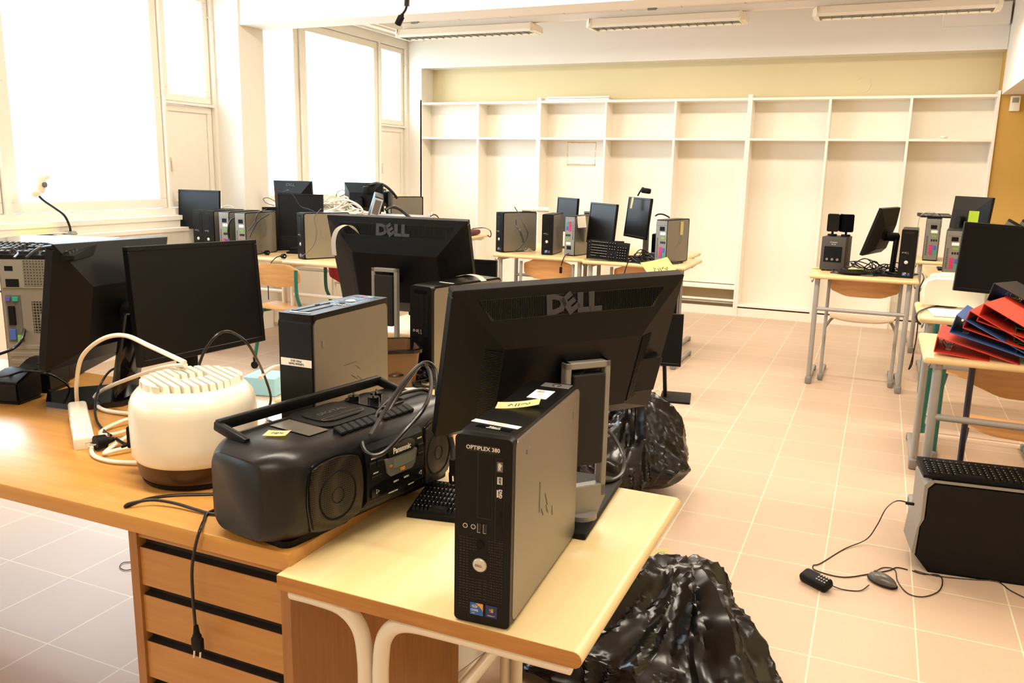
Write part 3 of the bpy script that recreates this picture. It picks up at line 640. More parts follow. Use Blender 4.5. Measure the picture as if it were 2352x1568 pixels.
    b = B(); rbox(b, XX(.50), XX(.80), yo, yo+0.002, Z(.44), Z(.40)); obj('audio_ports', b, M_greenp, rp, smooth=False)
    for k in range(3):
        b = B(); rbox(b, XX(.45+.15*k), XX(.55+.15*k), yo, yo+0.002, Z(.54), Z(.49)); obj('usb_port', b, M_badge, rp, smooth=False)
    b = B(); rbox(b, XX(.40), XX(.82), yo, yo+0.0008, Z(.345), Z(.28)); obj('white_label', b, M_paper, rp, smooth=False)
    b = B()
    for k in range(22): rbox(b, XX(.14), XX(.27), yo, yo+0.0004, Z(.42+k*.021)-0.0012, Z(.42+k*.021)+0.0012)
    obj('vent_slots', b, M_badge, rp, smooth=False)
    b = B(); rbox(b, XX(.12), XX(.88), yo, yo+0.003, Z(.13), Z(.115)); rbox(b, XX(.12), XX(.88), yo, yo+0.003, Z(.955), Z(.935)); obj('panel_lip', b, M_steel, rp, smooth=False)
    return t
TOWER = [None]
def tower(label, loc, rz=0, rot=None, group='slim black and silver desktop computers', scale=None):
    if TOWER[0] is None:
        TOWER[0] = build_tower(label, loc, rz, rot, group); t = TOWER[0]
        if scale: t.scale = scale
        return t
    return dup(TOWER[0], loc, rz, label, group, rot, scale)

def lcd(label, center, rz, rx, ry, w, h, base, base_rz=0.0, stand='black', back='dell', logo=False, yoff=0.0, col=None, col_top=None, vents=False, basesize=(0.25, 0.19), th=0.022, bez=0.014, group=None, bulge=0.04, soundbar=False, base_shape='rect', name='lcd_monitor', bmat=None, hub=False):
    """center/rz/rx/ry: pose of the panel (screen faces local -Y); base: foot of the stand on its surface"""
    bmat = bmat or M_black
    t = thing(name, label, 'monitor', base, 0, group)
    base = Vector(base); MP = Matrix.Translation(Vector(center)-base) @ Matrix.Rotation(rz, 4, 'Z') @ Matrix.Rotation(rx, 4, 'X') @ Matrix.Rotation(ry, 4, 'Y') @ Matrix.Translation((0, yoff, 0))
    def part(nm, b, m, par=t, **k):
        bmesh.ops.transform(b, matrix=MP, verts=b.verts); return obj(nm, b, m, par, **k)
    b = B(); fr = [(-w/2, w/2, h/2-bez, h/2), (-w/2, w/2, -h/2, -h/2+bez*1.25)]
    for x0, x1, z0, z1 in fr: rbox(b, x0, x1, 0, th, z0, z1, 0.002, 1)
    rbox(b, -w/2, -w/2+bez, 0, th, -h/2+bez, h/2-bez, 0.002, 1); rbox(b, w/2-bez, w/2, 0, th, -h/2+bez, h/2-bez, 0.002, 1)
    bz = part('bezel', b, bmat)
    b = B(); rbox(b, -w/2+bez-0.001, w/2-bez+0.001, 0.003, 0.008, -h/2+bez, h/2-bez+0.001); part('screen', b, M_screen, bz, smooth=False)
    b = B(); X0, X1, Z0, Z1 = -w/2+0.001, w/2-0.001, -h/2+0.001, h/2-0.001
    ix, izt, izb = 0.30*w, 0.17*h, -0.34*h
    if back == 'dell': frustum(b, (X0, X1, Z0, Z1), (-ix, ix, izb, izt), th-0.0005, th+bulge)
    else: frustum(b, (X0, X1, Z0, Z1), (X0+0.02, X1-0.02, Z0+0.02, Z1-0.02), th-0.0005, th+0.012); frustum(b, (-ix, ix, -0.3*h, 0.2*h), (-ix*0.8, ix*0.8, -0.26*h, 0.16*h), th+0.010, th+bulge)
    bs = part('back_shell', b, bmat, smooth=False)
    sl = lambda s: (th+(bulge)*s, Z1+(izt-Z1)*s, (w/2)*(1-s)+ix*s)    # y, z, half-width on the top slope
    n_ = Vector((0, (Z1-izt), bulge)).normalized()
    if vents:
        b = B(); n = 118
        for k in range(n+1):
            u = -1+2*k/n
            y0, z0, w0 = sl(0.17); y1, z1, w1 = sl(0.50)
            x = u*(w0-0.022)*0.985; s1 = 0.50
            lim = (w/2-0.030-abs(x))/((w/2-ix))
            s1 = min(0.50, max(0.18, lim))
            if s1 < 0.2: continue
            y1, z1, w1 = sl(s1)
            A = Vector((x, y0, z0))+n_*0.0009; C = Vector((x, y1, z1))+n_*0.0009; mid = (A+C)/2
            box(b, mid, (0.0014, 0.0022, (A-C).length), rot=(C-A).to_track_quat('Z', 'Y').to_euler())
        y0, z0, w0 = sl(0.16); y1, z1, w1 = sl(0.51)
        q = [Vector((-w0+0.034, y0, z0)), Vector((w0-0.034, y0, z0)), Vector((w1-0.022, y1, z1)), Vector((-w1+0.022, y1, z1))]
        a = [b.verts.new(v+n_*0.0004) for v in q]; c = [b.verts.new(v-n_*0.0006) for v in q]
        fs = [b.faces.new(a), b.faces.new(c[::-1])]+[b.faces.new((a[i], c[i], c[(i+1) % 4], a[(i+1) % 4])) for i in range(4)]
        for f in fs: f.material_index = 1
        part('top_vent', b, [M_black, M_badge], bs, smooth=False)
        for s in (-1, 1):
            b = B(); n2 = Vector((s*bulge, (w/2-ix), 0)).normalized()
            for k in range(46):
                zz = izt-0.006-(izt-izb-0.012)*k/45
                A = Vector((s*(ix+0.004), th+bulge*0.975, zz)); C = Vector((s*(ix+0.034), th+bulge*(1-0.034/(w/2-ix)), zz)); mid = (A+C)/2+n2*0.0006
                box(b, mid, ((C-A).length, 0.0020, 0.0018), rot=Euler((0, 0, math.atan2((C-A).y*s, abs((C-A).x))*1.0 if s > 0 else -math.atan2((C-A).y, abs((C-A).x)))))
            part('side_vent', b, M_badge, bs, smooth=False)
    if logo:
        y0, z0, w0 = sl(0.34); tilt = math.atan2(bulge, Z1-izt)
        MM = Matrix.Translation(Vector((0, y0, z0))+n_*0.0025) @ Matrix.Rotation(PI, 4, 'Z') @ Matrix.Rotation(PI/2-tilt, 4, 'X')
        b = B(); dell_letters(b, MM, 0.036*(w/0.51), 0.0012); part('logo_lettering', b, M_logo, bs, smooth=False)
    if hub:
        b = B(); box(b, (-0.39*w, th+0.020, -0.16*h), (0.062, 0.03, 0.085), 0.003, 1); part('side_connector_box', b, M_black, bs, smooth=False)
    if soundbar:
        b = B(); rbox(b, w/2, w/2+0.008, 0.004, th, -0.12*h, 0.04*h, 0.001, 1); part('side_port_strip', b, M_grey, bz)
    # hinge from shell to column
    hub_w = MP @ Vector((0, th+bulge, -0.08*h)); hub_o = MP @ Vector((0, th+bulge-0.01, -0.08*h))
    cb = Vector((col[0], col[1], base.z))-base if col is not None else (hub_w + (hub_w-hub_o).normalized()*0.03)
    cb = Vector((cb.x, cb.y, 0)); ct = (col_top-base.z) if col_top is not None else hub_w.z+0.02
    BR = Matrix.Rotation(base_rz, 4, 'Z')
    b = B(); bw, bd = basesize
    if base_shape == 'rect': box(b, (0, 0, 0.007), (bw, bd, 0.014), 0.004, 2)
    else:
        pl = [(-bw/2, -bd*0.15), (-bw*0.2, -bd/2), (bw*0.22, -bd/2), (bw/2, -bd*0.15), (bw/2, bd*0.3), (bw*0.3, bd/2), (-bw*0.3, bd/2), (-bw/2, bd*0.3)]; prism(b, pl, 0.0, 0.016, 'XY')
    bmesh.ops.transform(b, matrix=BR, verts=b.verts); bp = obj('stand_base', b, M_blackd if stand != 'gloss' else M_blackg, t)
    swz = rz+PI if stand == 'frame' else rz
    if stand == 'frame':
        CR = Matrix.Translation(cb) @ Matrix.Rotation(swz, 4, 'Z'); cw = 0.103; cd = 0.022; z0, z1 = 0.055, ct
        b = B(); rbox(b, -cw/2, cw/2, -cd/2, cd/2, z1-0.014, z1, 0.002, 1); rbox(b, -cw/2, cw/2, -cd/2, cd/2, z0, z0+0.028, 0.002, 1)
        rbox(b, -cw/2, -cw/2+0.013, -cd/2, cd/2, z0, z1, 0.002, 1); rbox(b, cw/2-0.013, cw/2, -cd/2, cd/2, z0, z1, 0.002, 1)
        pl = [(-cw/2, z0+0.002), (cw/2, z0+0.002), (cw*0.30, 0.012), (-cw*0.30, 0.012)]; prism(b, pl, -cd/2, cd/2, 'XZ')
        cyl(b, (0, 0.0, 0.013), (0, 0.0, 0.024), 0.034, 28)
        bmesh.ops.transform(b, matrix=CR, verts=b.verts); so = obj('stand_column', b, M_silverp, t)
        b = B(); rbox(b, -cw/2+0.015, cw/2-0.015, -cd/2-0.006, cd/2-0.004, z0+0.075, z1-0.024, 0.002, 1); bmesh.ops.transform(b, matrix=CR, verts=b.verts); obj('height_slider', b, M_grey if False else mat('charcoal_slider', '#1d1c1b', 0.55, spec=0.3), so)
        b = B(); top = Vector((cb.x, cb.y, ct-0.035)); box(b, (0, 0, 0), (0.055, 0.001, 0.001)) if False else None
        d = hub_w-top; cyl(b, top, hub_o, 0.022, 14); bmesh.ops.recalc_face_normals(b, faces=b.faces[:]); obj('hinge', b, M_blackd, t)
        b = B(); rbox(b, -0.03, 0.03, 0.0, 0.05, ct-0.012, ct-0.006, 0.002, 1); bmesh.ops.transform(b, matrix=Matrix.Translation(cb) @ Matrix.Rotation(swz, 4, 'Z'), verts=b.verts); obj('hinge_cover', b, M_silverp, t)
    else:
        b = B(); top = Vector((cb.x, cb.y, hub_w.z)); foot = Vector((cb.x*0.6, cb.y*0.6, 0.012)); wv = 0.036 if stand != 'gloss' else 0.055
        Rz = Matrix.Rotation(rz, 4, 'Z')
        t_ = (top-foot); L = t_.length; q = t_.to_track_quat('Z', 'Y')
        sx = Rz @ Vector((1, 0, 0)); sy2 = t_.cross(sx).normalized(); MM = Matrix((( sx.x, sy2.x, t_.x/L, ((top+foot)/2).x), (sx.y, sy2.y, t_.y/L, ((top+foot)/2).y), (sx.z, sy2.z, t_.z/L, ((top+foot)/2).z), (0, 0, 0, 1)))
        box(b, (0, 0, 0), (wv*2, 0.022, L), 0.006, 2, rot=None); bmesh.ops.transform(b, matrix=MM, verts=b.verts); obj('stand_column', b, M_blackg if stand == 'gloss' else (M_silverp if stand == 'silver' else M_blackd), t)
        b = B(); cyl(b, top, hub_o, 0.03, 14); obj('hinge', b, M_blackd, t)
    return t

def keyboard(label, loc, rz=0.0, rot=None, w=0.44, d=0.15, keymat=None, group=None, mirror=False, light_keys=False):
    t = thing('keyboard', label, 'keyboard', loc, rz, group, rot)
    b = B(); pl = [(-d/2, 0), (d/2, 0), (d/2, 0.026), (d/2-0.02, 0.026), (-d/2, 0.011)]; prism(b, pl, -w/2, w/2, 'YZ'); obj('keyboard_body', b, M_blackd, t, smooth=False)
    km = keymat or M_black; blocks = (('main_keys', -w/2+0.012, 15, 6), ('arrow_keys', w/2-0.012-0.0185*7.6, 3, 6), ('number_keys', w/2-0.012-0.0185*4.15, 4, 5))
    sl = 0.015/(d-0.02)
    for nm, x0, nx, ny in blocks:
        b = B(); px_ = (w-0.024-0.0185*8.2)/15 if nm == 'main_keys' else 0.0185
        for j in range(ny):
            for i in range(nx):
                if nm == 'arrow_keys' and (j == 2 or (j == 1 and i != 1)): continue
                if nm == 'main_keys' and j == 0 and 4 <= i <= 8:
                    if i != 4: continue
                    xx0, xx1 = x0+i*px_, x0+(i+5)*px_
                else: xx0, xx1 = x0+i*px_, x0+(i+1)*px_
                yy = -d/2+0.012+j*0.0195+(0.006 if j == ny-1 and ny == 6 else 0); zz = 0.011+(yy+0.009+d/2)*sl
                if xx1 > w/2-0.006: continue
                ex, ey = xx1-xx0-0.0022, 0.0172
                r0 = ((xx0+xx1)/2-ex/2, (xx0+xx1)/2+ex/2, yy, yy+ey)
                A = [b.verts.new(v) for v in ((r0[0], r0[2], zz-0.002), (r0[1], r0[2], zz-0.002), (r0[1], r0[3], zz-0.001), (r0[0], r0[3], zz-0.001))]
                k = 0.0022; C = [b.verts.new(v) for v in ((r0[0]+k, r0[2]+k*1.3, zz+0.006), (r0[1]-k, r0[2]+k*1.3, zz+0.006), (r0[1]-k, r0[3]-k*0.6, zz+0.0075), (r0[0]+k, r0[3]-k*0.6, zz+0.0075))]
                b.faces.new(C)
                for q in range(4): b.faces.new((A[q], A[(q+1) % 4], C[(q+1) % 4], C[q]))
                gx, gy = r0[0]+k+0.002, r0[3]-k-0.004
                G = [b.verts.new(v) for v in ((gx, gy-0.003, zz+0.0073), (gx+0.003, gy-0.003, zz+0.0073), (gx+0.003, gy, zz+0.0076), (gx, gy, zz+0.0076))]
                f = b.faces.new(G); f.material_index = 1
        obj(nm, b, [km, M_print], t, smooth=False)
    return t
def cable(label, pts, r=0.003, mat_=None, group=None, name='cable', seg=8, n=8, cat='cable', parts=None):
    o0 = Vector(pts[0]); b = B(); tube(b, [Vector(p)-o0 for p in pts], r, seg, n)
    if parts is None:
        o = obj(name, b, mat_ or M_rubber, loc=o0); return tag(o, label, cat, group)
    t = thing(name, label, cat, o0, 0, group); obj('lead', b, mat_ or M_rubber, t)
    for nm, bb, m_ in parts: 
        bmesh.ops.transform(bb, matrix=Matrix.Translation(-o0), verts=bb.verts); obj(nm, bb, m_, t)
    return t
def plug_bm(p, d, up=Vector((0, 0, 1)), pins=True, s=1.0):
    """round two-pin euro plug with body at p pointing along d"""
    d = Vector(d).normalized(); b = B(); p = Vector(p); side = d.cross(up).normalized()
    cyl(b, p, p+d*0.02*s, 0.0055*s, 10, 0.011*s); cyl(b, p+d*0.02*s, p+d*0.045*s, 0.0165*s, 16, 0.018*s)
    c = B()
    for k in (-1, 1): cyl(c, p+d*0.045*s+side*0.0095*k*s, p+d*0.064*s+side*0.0095*k*s, 0.0024*s, 8)
    return b, c
def tangle(label, c, sx, sy, h, mat_, n=9, r=0.0035, seed=1, group=None, name='cable_tangle', mats=None):
    rnd = random.Random(seed); b = B()
    for k in range(n):
        pts = []; a0 = rnd.uniform(0, 2*PI); loops = rnd.uniform(0.9, 2.2); m_ = 12; R0 = rnd.uniform(0.35, 1.0); cx, cyy = rnd.uniform(-.35, .35)*sx, rnd.uniform(-.35, .35)*sy; lift = rnd.uniform(0.15, 1.0)
        for i in range(m_):
            a = a0+loops*2*PI*i/m_; rr = R0*(0.7+0.35*rnd.random())
            x = cx+math.cos(a)*sx*0.5*rr; y = cyy+math.sin(a)*sy*0.5*rr; fall = max(0.0, 1-(x/sx)**2*2.5-(y/sy)**2*2.5)
            z = r*1.2+h*lift*fall*rnd.uniform(0.35, 1.0)*(0.5+0.5*math.sin(a*1.3+k))
            pts.append((x, y, max(r*1.1, z)))
        tube(b, pts, r, 6, 5, mi=(k % len(mats)) if mats else 0)
    o = obj(name, b, mats or mat_, loc=c); tag(o, label, 'cables', group); o['kind'] = 'stuff'; return o
def note(label, loc, w, d, rot=(0, 0, 0), mat_=None, bend=0.006, ink=None, name='paper_note', cat='note', group=None):
    b = B(); nx, ny = 8, 6; g = []
    for j in range(ny+1):
        g.append([b.verts.new(((i/nx-.5)*w, (j/ny-.5)*d, bend*((i/nx)**2)*1.0+0.3*bend*(j/ny)**2)) for i in range(nx+1)])
    for j in range(ny):
        for i in range(nx): b.faces.new((g[j][i], g[j][i+1], g[j+1][i+1], g[j+1][i]))
    r = bmesh.ops.solidify(b, geom=b.faces[:], thickness=0.0003)
    t = thing(name, label, cat, loc, 0, group, rot)
    obj('sheet', b, mat_ or M_note, t)
    if ink:
        b = B()
        for k, (x, y, l, a) in enumerate(ink):
            box(b, (x*w, y*d, 0.0008+bend*((x+.5)**2)+0.3*bend*(y+.5)**2), (l*w, 0.0013, 0.0003), rot=Euler((0, 0, a)))
        obj('handwriting', b, M_ink, t, smooth=False)
    return t
INK1 = [(-.2, 0, .12, 1.2), (-.15, .1, .1, -.9), (-.05, -.02, .2, 1.5), (.02, -.02, .2, 1.5), (.12, .05, .14, .7), (.2, -.04, .12, -1.0), (.26, 0, .1, 1.4)]
# ================================================================ FOREGROUND DESKS
ZB = 0.735; ZL = 0.71
t = thing('teacher_desk', 'large oak teacher desk with a worn top and a drawer pedestal, nearest the camera', 'desk', (-1.95, 1.5, 0))
ox, oy = -1.95, 1.5
b = B(); rbox(b, -3.1-ox, -0.915-ox, 1.118-oy, 1.90-oy, ZB-0.036, ZB, 0.003, 2); obj('desk_top', b, M_oak, t)
b = B()
rbox(b, -1.335-ox, -1.313-ox, 1.135-oy, 1.82-oy, 0.02, ZB-0.036); rbox(b, -0.953-ox, -0.931-ox, 1.135-oy, 1.82-oy, 0.02, ZB-0.036); rbox(b, -1.335-ox, -0.931-ox, 1.80-oy, 1.82-oy, 0.02, ZB-0.036)
rbox(b, -1.335-ox, -0.931-ox, 1.15-oy, 1.80-oy, 0.02, 0.04)
ped = obj('drawer_pedestal', b, M_oakv, t, smooth=False)
b = B(); rbox(b, -1.313-ox, -0.953-ox, 1.14-oy, 1.158-oy, 0.679, ZB-0.036); obj('top_rail', b, M_oakf, ped, smooth=False)
for k in range(6):
    zt = 0.656-0.105*k
    b = B(); rbox(b, -1.313-ox, -0.953-ox, 1.141-oy, 1.158-oy, zt-0.083, zt, 0.001, 1); rbox(b, -1.311-ox, -0.955-ox, 1.16-oy, 1.74-oy, zt-0.08, zt-0.01)
    dr = obj('drawer', b, M_oakf, t, smooth=False)
    b = B(); prism(b, [(1.143-oy, zt), (1.158-oy, zt+0.004), (1.158-oy, zt+0.022), (1.172-oy, zt+0.022), (1.172-oy, zt-0.006), (1.158-oy, zt-0.006), (1.148-oy, zt-0.0)], -1.312-ox, -0.954-ox, 'YZ'); obj('grip_channel', b, mat('worn_black_grip', '#1c1512', 0.55, noise_amt=0.9, noise_scale=25), dr, smooth=False)
b = B(); rbox(b, -3.08-ox, -3.055-ox, 1.16-oy, 1.86-oy, 0, ZB-0.036); obj('side_panel', b, M_oakv, t, smooth=False)
b = B(); rbox(b, -3.05-ox, -1.34-ox, 1.80-oy, 1.818-oy, 0.34, ZB-0.036); obj('modesty_panel', b, M_oakv, t, smooth=False)

t = thing('light_table', 'small pale birch table with white tubular legs, at the right of the teacher desk', 'table', (-0.632, 1.435, 0))
ox, oy = -0.632, 1.435; X0, X1, Y0, Y1 = -0.918, -0.346, 1.085, 1.765
b = B()
prof = [(X0-ox, ZL-0.028), (X1-0.014-ox, ZL-0.028)]+[(X1-0.014+0.014*math.sin(a)-ox, ZL-0.014-0.014*math.cos(a)) for a in [PI*k/8 for k in range(1, 9)]]+[(X0-ox, ZL)]
prism(b, prof, Y0-oy, Y1-oy, 'XZ'); top = obj('table_top', b, M_birch, t, angle=50)
b = B(); prof2 = [(X0-ox+0.0005, ZL-0.0275), (X1-0.014-ox, ZL-0.0275)]+[(X1-0.014+0.0135*math.sin(a)-ox, ZL-0.014-0.0135*math.cos(a)) for a in [PI*k/8 for k in range(1, 9)]]+[(X0-ox+0.0005, ZL-0.0005)]
prism(b, prof2, Y0-oy-0.0012, Y0-oy+0.001, 'XZ'); obj('raw_edge', b, M_edge, top, angle=50); b = B(); prism(b, prof2, Y1-oy-0.001, Y1-oy+0.0012, 'XZ'); obj('raw_edge', b, M_edge, top, angle=50)
zt = ZL-0.028-0.016
for yy in (1.115, 1.735):
    b = B(); tube(b, [(-0.908-ox, yy-oy, zt), (-0.85-ox, yy-oy, zt), (-0.80-ox, yy-oy, zt-0.006), (-0.766-ox, yy-oy, zt-0.035), (-0.755-ox, yy-oy, zt-0.09), (-0.754-ox, yy-oy, zt-0.2), (-0.754-ox, yy-oy, 0.03)], 0.0145, 14, 6); obj('leg', b, M_legw, t)
    b = B(); tube(b, [(-0.372-ox, yy-oy, zt), (-0.45-ox, yy-oy, zt), (-0.60-ox, yy-oy, zt), (-0.675-ox, yy-oy, zt-0.006), (-0.711-ox, yy-oy, zt-0.035), (-0.722-ox, yy-oy, zt-0.09), (-0.723-ox, yy-oy, zt-0.2), (-0.723-ox, yy-oy, 0.03)], 0.0145, 14, 6); obj('leg', b, M_legw, t)
b = B(); rbox(b, -0.775-ox, -0.703-ox, 1.02-oy, 1.82-oy, 0.0, 0.035, 0.008); obj('foot', b, M_legw, t)
b = B(); tube(b, [(-0.74-ox, 1.115-oy, 0.30), (-0.74-ox, 1.735-oy, 0.30)], 0.0145, 12, 2); obj('lower_rail', b, M_legw, t)
for yy in (1.20, 1.66):
    b = B(); box(b, (-0.64-ox, yy-oy, zt), (0.52, 0.03, 0.018), 0.004, 1); obj('top_rail', b, M_legw, t, smooth=False)

# second oak-coloured table behind the teacher desk
t = thing('side_table', 'birch table behind the teacher desk carrying the bin of cables', 'table', (-1.19, 2.35, 0))
b = B(); box(b, (0, 0, ZB-0.014), (0.86, 0.84, 0.028), 0.010, 3); obj('table_top', b, M_birchf, t)
for sx in (-1, 1):
    for sy in (-1, 1):
        b = B(); cyl(b, (sx*0.36, sy*0.36, 0), (sx*0.36, sy*0.36, ZB-0.028), 0.016, 12); obj('leg', b, M_legs, t)
    b = B(); cyl(b, (sx*0.36, -0.36, 0.2), (sx*0.36, 0.36, 0.2), 0.012, 10); obj('side_rail', b, M_legs, t)
# flat board leaning low on the floor between the legs
t = thing('floor_board', 'pale board lying on the floor under the small birch table', 'board', (-1.02, 1.87, 0))
b = B(); box(b, (0, 0, 0.045), (0.05, 0.62, 0.09), 0.004, 1, rot=Euler((0, 0, -0.2))); obj('board_body', b, M_lam, t)
b = B(); box(b, (0, 0, 0.1), (0.045, 0.62, 0.018), 0.003, 1, rot=Euler((0, 0, -0.2))); obj('dark_top_strip', b, M_grey, t)

# ================================================================ FOREGROUND COMPUTERS
T1 = tower('black and silver slim computer standing upright on the front edge of the small birch table', (-0.530, 1.281, ZL+0.001), math.radians(3.5), scale=(1.03, 1.06, 1.0))
def T1w(x, y, z): return T1.matrix_basis @ Vector((x, y, z))
bpy.context.view_layer.update()
# labels and notes on its top
def t1p(x, y): v = Matrix.Translation(T1.location) @ Matrix.Rotation(math.radians(3.5), 4, 'Z') @ Vector((x, y, 0)); return (v.x, v.y, ZL+0.001+TH+0.0004)
t = thing('label_strip', 'long white printed label strip across the top of the front computer', 'label', t1p(-0.005, -0.125), 0, None, (0, 0, math.radians(-4)))
b = B(); box(b, (0, 0, 0.0002), (0.084, 0.015, 0.0004)); obj('strip', b, M_paper, t, smooth=False)
b = B(); text_bm(b, 'Lahteen koulu', 0.0065, Matrix.Translation((0, 0.0028, 0.0006)) @ Matrix.Rotation(PI, 4, 'Z'), 0.0002); text_bm(b, 'ATK-luokka', 0.0055, Matrix.Translation((0, -0.0035, 0.0006)) @ Matrix.Rotation(PI, 4, 'Z'), 0.0002); obj('lettering', b, M_ochre, t, smooth=False)
t = thing('serial_label', 'small black serial label beside the white strip on the front computer', 'label', t1p(0.0, -0.147), 0, None, (0, 0, math.radians(-3)))
b = B(); box(b, (0, 0, 0.0002), (0.06, 0.012, 0.0004)); obj('strip', b, M_blackg, t, smooth=False)
b = B(); text_bm(b, 'J11TQ4J', 0.0055, Matrix.Translation((0, 0.0026, 0.0006)) @ Matrix.Rotation(PI, 4, 'Z'), 0.0002, bold=0.0001); text_bm(b, '41620281637', 0.0045, Matrix.Translation((0, -0.003, 0.0006)) @ Matrix.Rotation(PI, 4, 'Z'), 0.0002, bold=0.0001); obj('lettering', b, M_print, t, smooth=False)
t = thing('barcode_label', 'cream printed label near the back of the front computer top', 'label', t1p(0.004, 0.075), 0, None, (0, 0, math.radians(4)))
b = B(); box(b, (0, 0, 0.0002), (0.036, 0.058, 0.0004)); obj('sheet', b, M_paper, t, smooth=False)
b = B()
for k in range(9): box(b, (-0.012+0.0016*k, 0.016, 0.0006), (0.0007, 0.014, 0.0002))
for k in range(3): box(b, (0.002+0.004*k-0.006, -0.008, 0.0006), (0.0008, 0.03-0.006*k, 0.0002))
obj('print_lines', b, M_grey, t, smooth=False)
pnote = t1p(-0.006, -0.02)
note('curled yellow note with handwriting on top of the front computer', (pnote[0], pnote[1], pnote[2]+0.0006), 0.075, 0.030, (0, -0.02, math.radians(15)), bend=0.010, ink=INK1)
t = thing('vent_badge', 'round grey emblem plate at the back of the front computer top', 'badge', t1p(0.012, 0.145), 0, None, (0, 0, 0.06))
b = B(); box(b, (0, 0, 0.0004), (0.055, 0.028, 0.0008), 0.0003, 1); obj('plate', b, M_grey, t, smooth=False)
b = B(); tube(b, [(0.008*math.cos(a*PI/8), 0.008*math.sin(a*PI/8), 0.0012) for a in range(16)], 0.0006, 5, 1, closed=True); obj('ring', b, M_badge, t)

T2 = tower('slim computer turned with its front bezel facing up, behind the radio', (-1.175, 1.632, ZB+0.1725+0.003), PI, rot=(-PI/2, 0, PI-0.02))
# origin of the tower is its base centre: shift so that the body rests on the desk
T2.rotation_euler = (-PI/2, 0, PI)
T2.location = (-1.168, 1.785, ZB+TD/2+0.004)
t = thing('name_label', 'white name label on the upturned computer behind the radio', 'label', (-1.168+0.002, 1.785-TH-0.0006, ZB+0.255))
b = B(); box(b, (0, 0, 0), (0.084, 0.0006, 0.017)); obj('strip', b, M_paper, t, smooth=False)
b = B(); MT = face_y((0, -0.0005, 0.0)) @ Matrix.Rotation(PI, 4, 'Z'); text_bm(b, 'Lahteen koulu', 0.0072, MT @ Matrix.Translation((0, 0.0032, 0)), 0.0002, bold=0.0001); text_bm(b, 'PV01181S', 0.0072, MT @ Matrix.Translation((0, -0.0042, 0)), 0.0002, bold=0.0001); obj('lettering', b, M_ink, t, smooth=False)

M4 = lcd('wide black monitor seen from behind with a grey emblem, on the small birch table', (-0.567, 1.556, 1.055), math.radians(49.3)+PI, math.radians(-20.6), math.radians(1.7), 0.51, 0.335, (-0.580, 1.620, ZL), math.radians(94), stand='frame', logo=True, vents=True, yoff=-0.024, th=0.024, col=(-0.508, 1.541), col_top=1.053, basesize=(0.335, 0.20), hub=True, bulge=0.042, group='wide black monitors on silver frame stands')
M3 = lcd('wide black monitor seen from behind with a loop of paper over its corner', (-1.61, 2.66, 1.065), math.radians(2.5)+PI, math.radians(-16.5), 0.0, 0.575, 0.375, (-1.57, 2.64, ZB), 0.0, stand='frame', logo=True, vents=True, yoff=-0.024, th=0.024, col=(-1.600, 2.53), col_top=1.072, basesize=(0.30, 0.20), bulge=0.045, group='wide black monitors on silver frame stands')
M1 = lcd('wide black monitor on a glossy stand at the left, its back turned to the camera', (-1.99, 1.70, 1.04), math.radians(104)+PI, math.radians(-8), math.radians(-2), 0.51, 0.335, (-2.06, 1.685, ZB), math.radians(50), stand='gloss', yoff=-0.024, th=0.024, basesize=(0.27, 0.22), base_shape='poly', bulge=0.045)
M2 = lcd('black monitor with a blank dark screen behind the white round appliance', (-1.85, 1.907, 1.024), math.radians(89.5), math.radians(-5.2), math.radians(1.4), 0.51, 0.335, (-1.85, 1.825, ZB), math.radians(90), stand='black', back='plain', basesize=(0.14, 0.12), bulge=0.03)
T3 = tower('slim computer with white tape strips on top, half hidden behind the big monitor', (-1.3355+0.0365, 2.35+0.165, ZB+0.001), math.radians(-12.8))
# strips of tape and paper
def tape_arc(label, pts, w, side, mat_, name='paper_strip'):
    path = spline(pts, 6); b = B(); side = Vector(side).normalized(); o0 = path[0]; rows = [(b.verts.new(p-o0-side*w/2), b.verts.new(p-o0+side*w/2)) for p in path]
    for i in range(len(rows)-1): b.faces.new((rows[i][0], rows[i][1], rows[i+1][1], rows[i+1][0]))
    bmesh.ops.solidify(b, geom=b.faces[:], thickness=0.0006)
    o = obj(name, b, mat_, loc=o0); return tag(o, label, 'paper strip')
q = lambda px, py, y: PY(px, py, y)
tape_arc('wide loop of white paper strip hanging over the corner of the rear monitor', [q(768, 586, 2.60), q(766, 552, 2.58), q(774, 528, 2.565), q(792, 517, 2.56), q(808, 520, 2.585), q(819, 535, 2.60), q(824, 553, 2.612)], 0.030, (0.93, -0.36, 0.0), M_paper)
z3 = ZB+TH+0.003
tape_arc('curved white paper strip lying across the taped computer top', [P(1052, 634, z3), P(1075, 630, z3+0.012), P(1098, 634, z3+0.012), P(1112, 645, z3+0.004)], 0.030, (0.2, 0.95, 0), M_paper)
b = B(); box(b, (0, 0, 0), (0.06, 0.008, 0.0006)); o = obj('label_strip', b, M_paper, loc=P(1026, 649, z3-0.001), rot=(0, 0, -0.22)); tag(o, 'thin white label on the front edge of the taped computer', 'label')
note('pale yellow note with handwriting stuck over the top right corner of the big monitor', PY(1515, 622, 1.71), 0.062, 0.062, (math.radians(30), math.radians(-4), math.radians(44)), bend=0.008, ink=INK1)

# monitor seen low behind the taped computer
lcd('small dark monitor screen low behind the taped computer', (-1.66, 3.15, 0.92), math.radians(8), 0, 0, 0.40, 0.26, (-1.66, 3.22, 0.735), 0, back='plain')
desk('birch school desk directly behind the side table', -2.05, -1.30, 2.98, 3.48, 0.735)

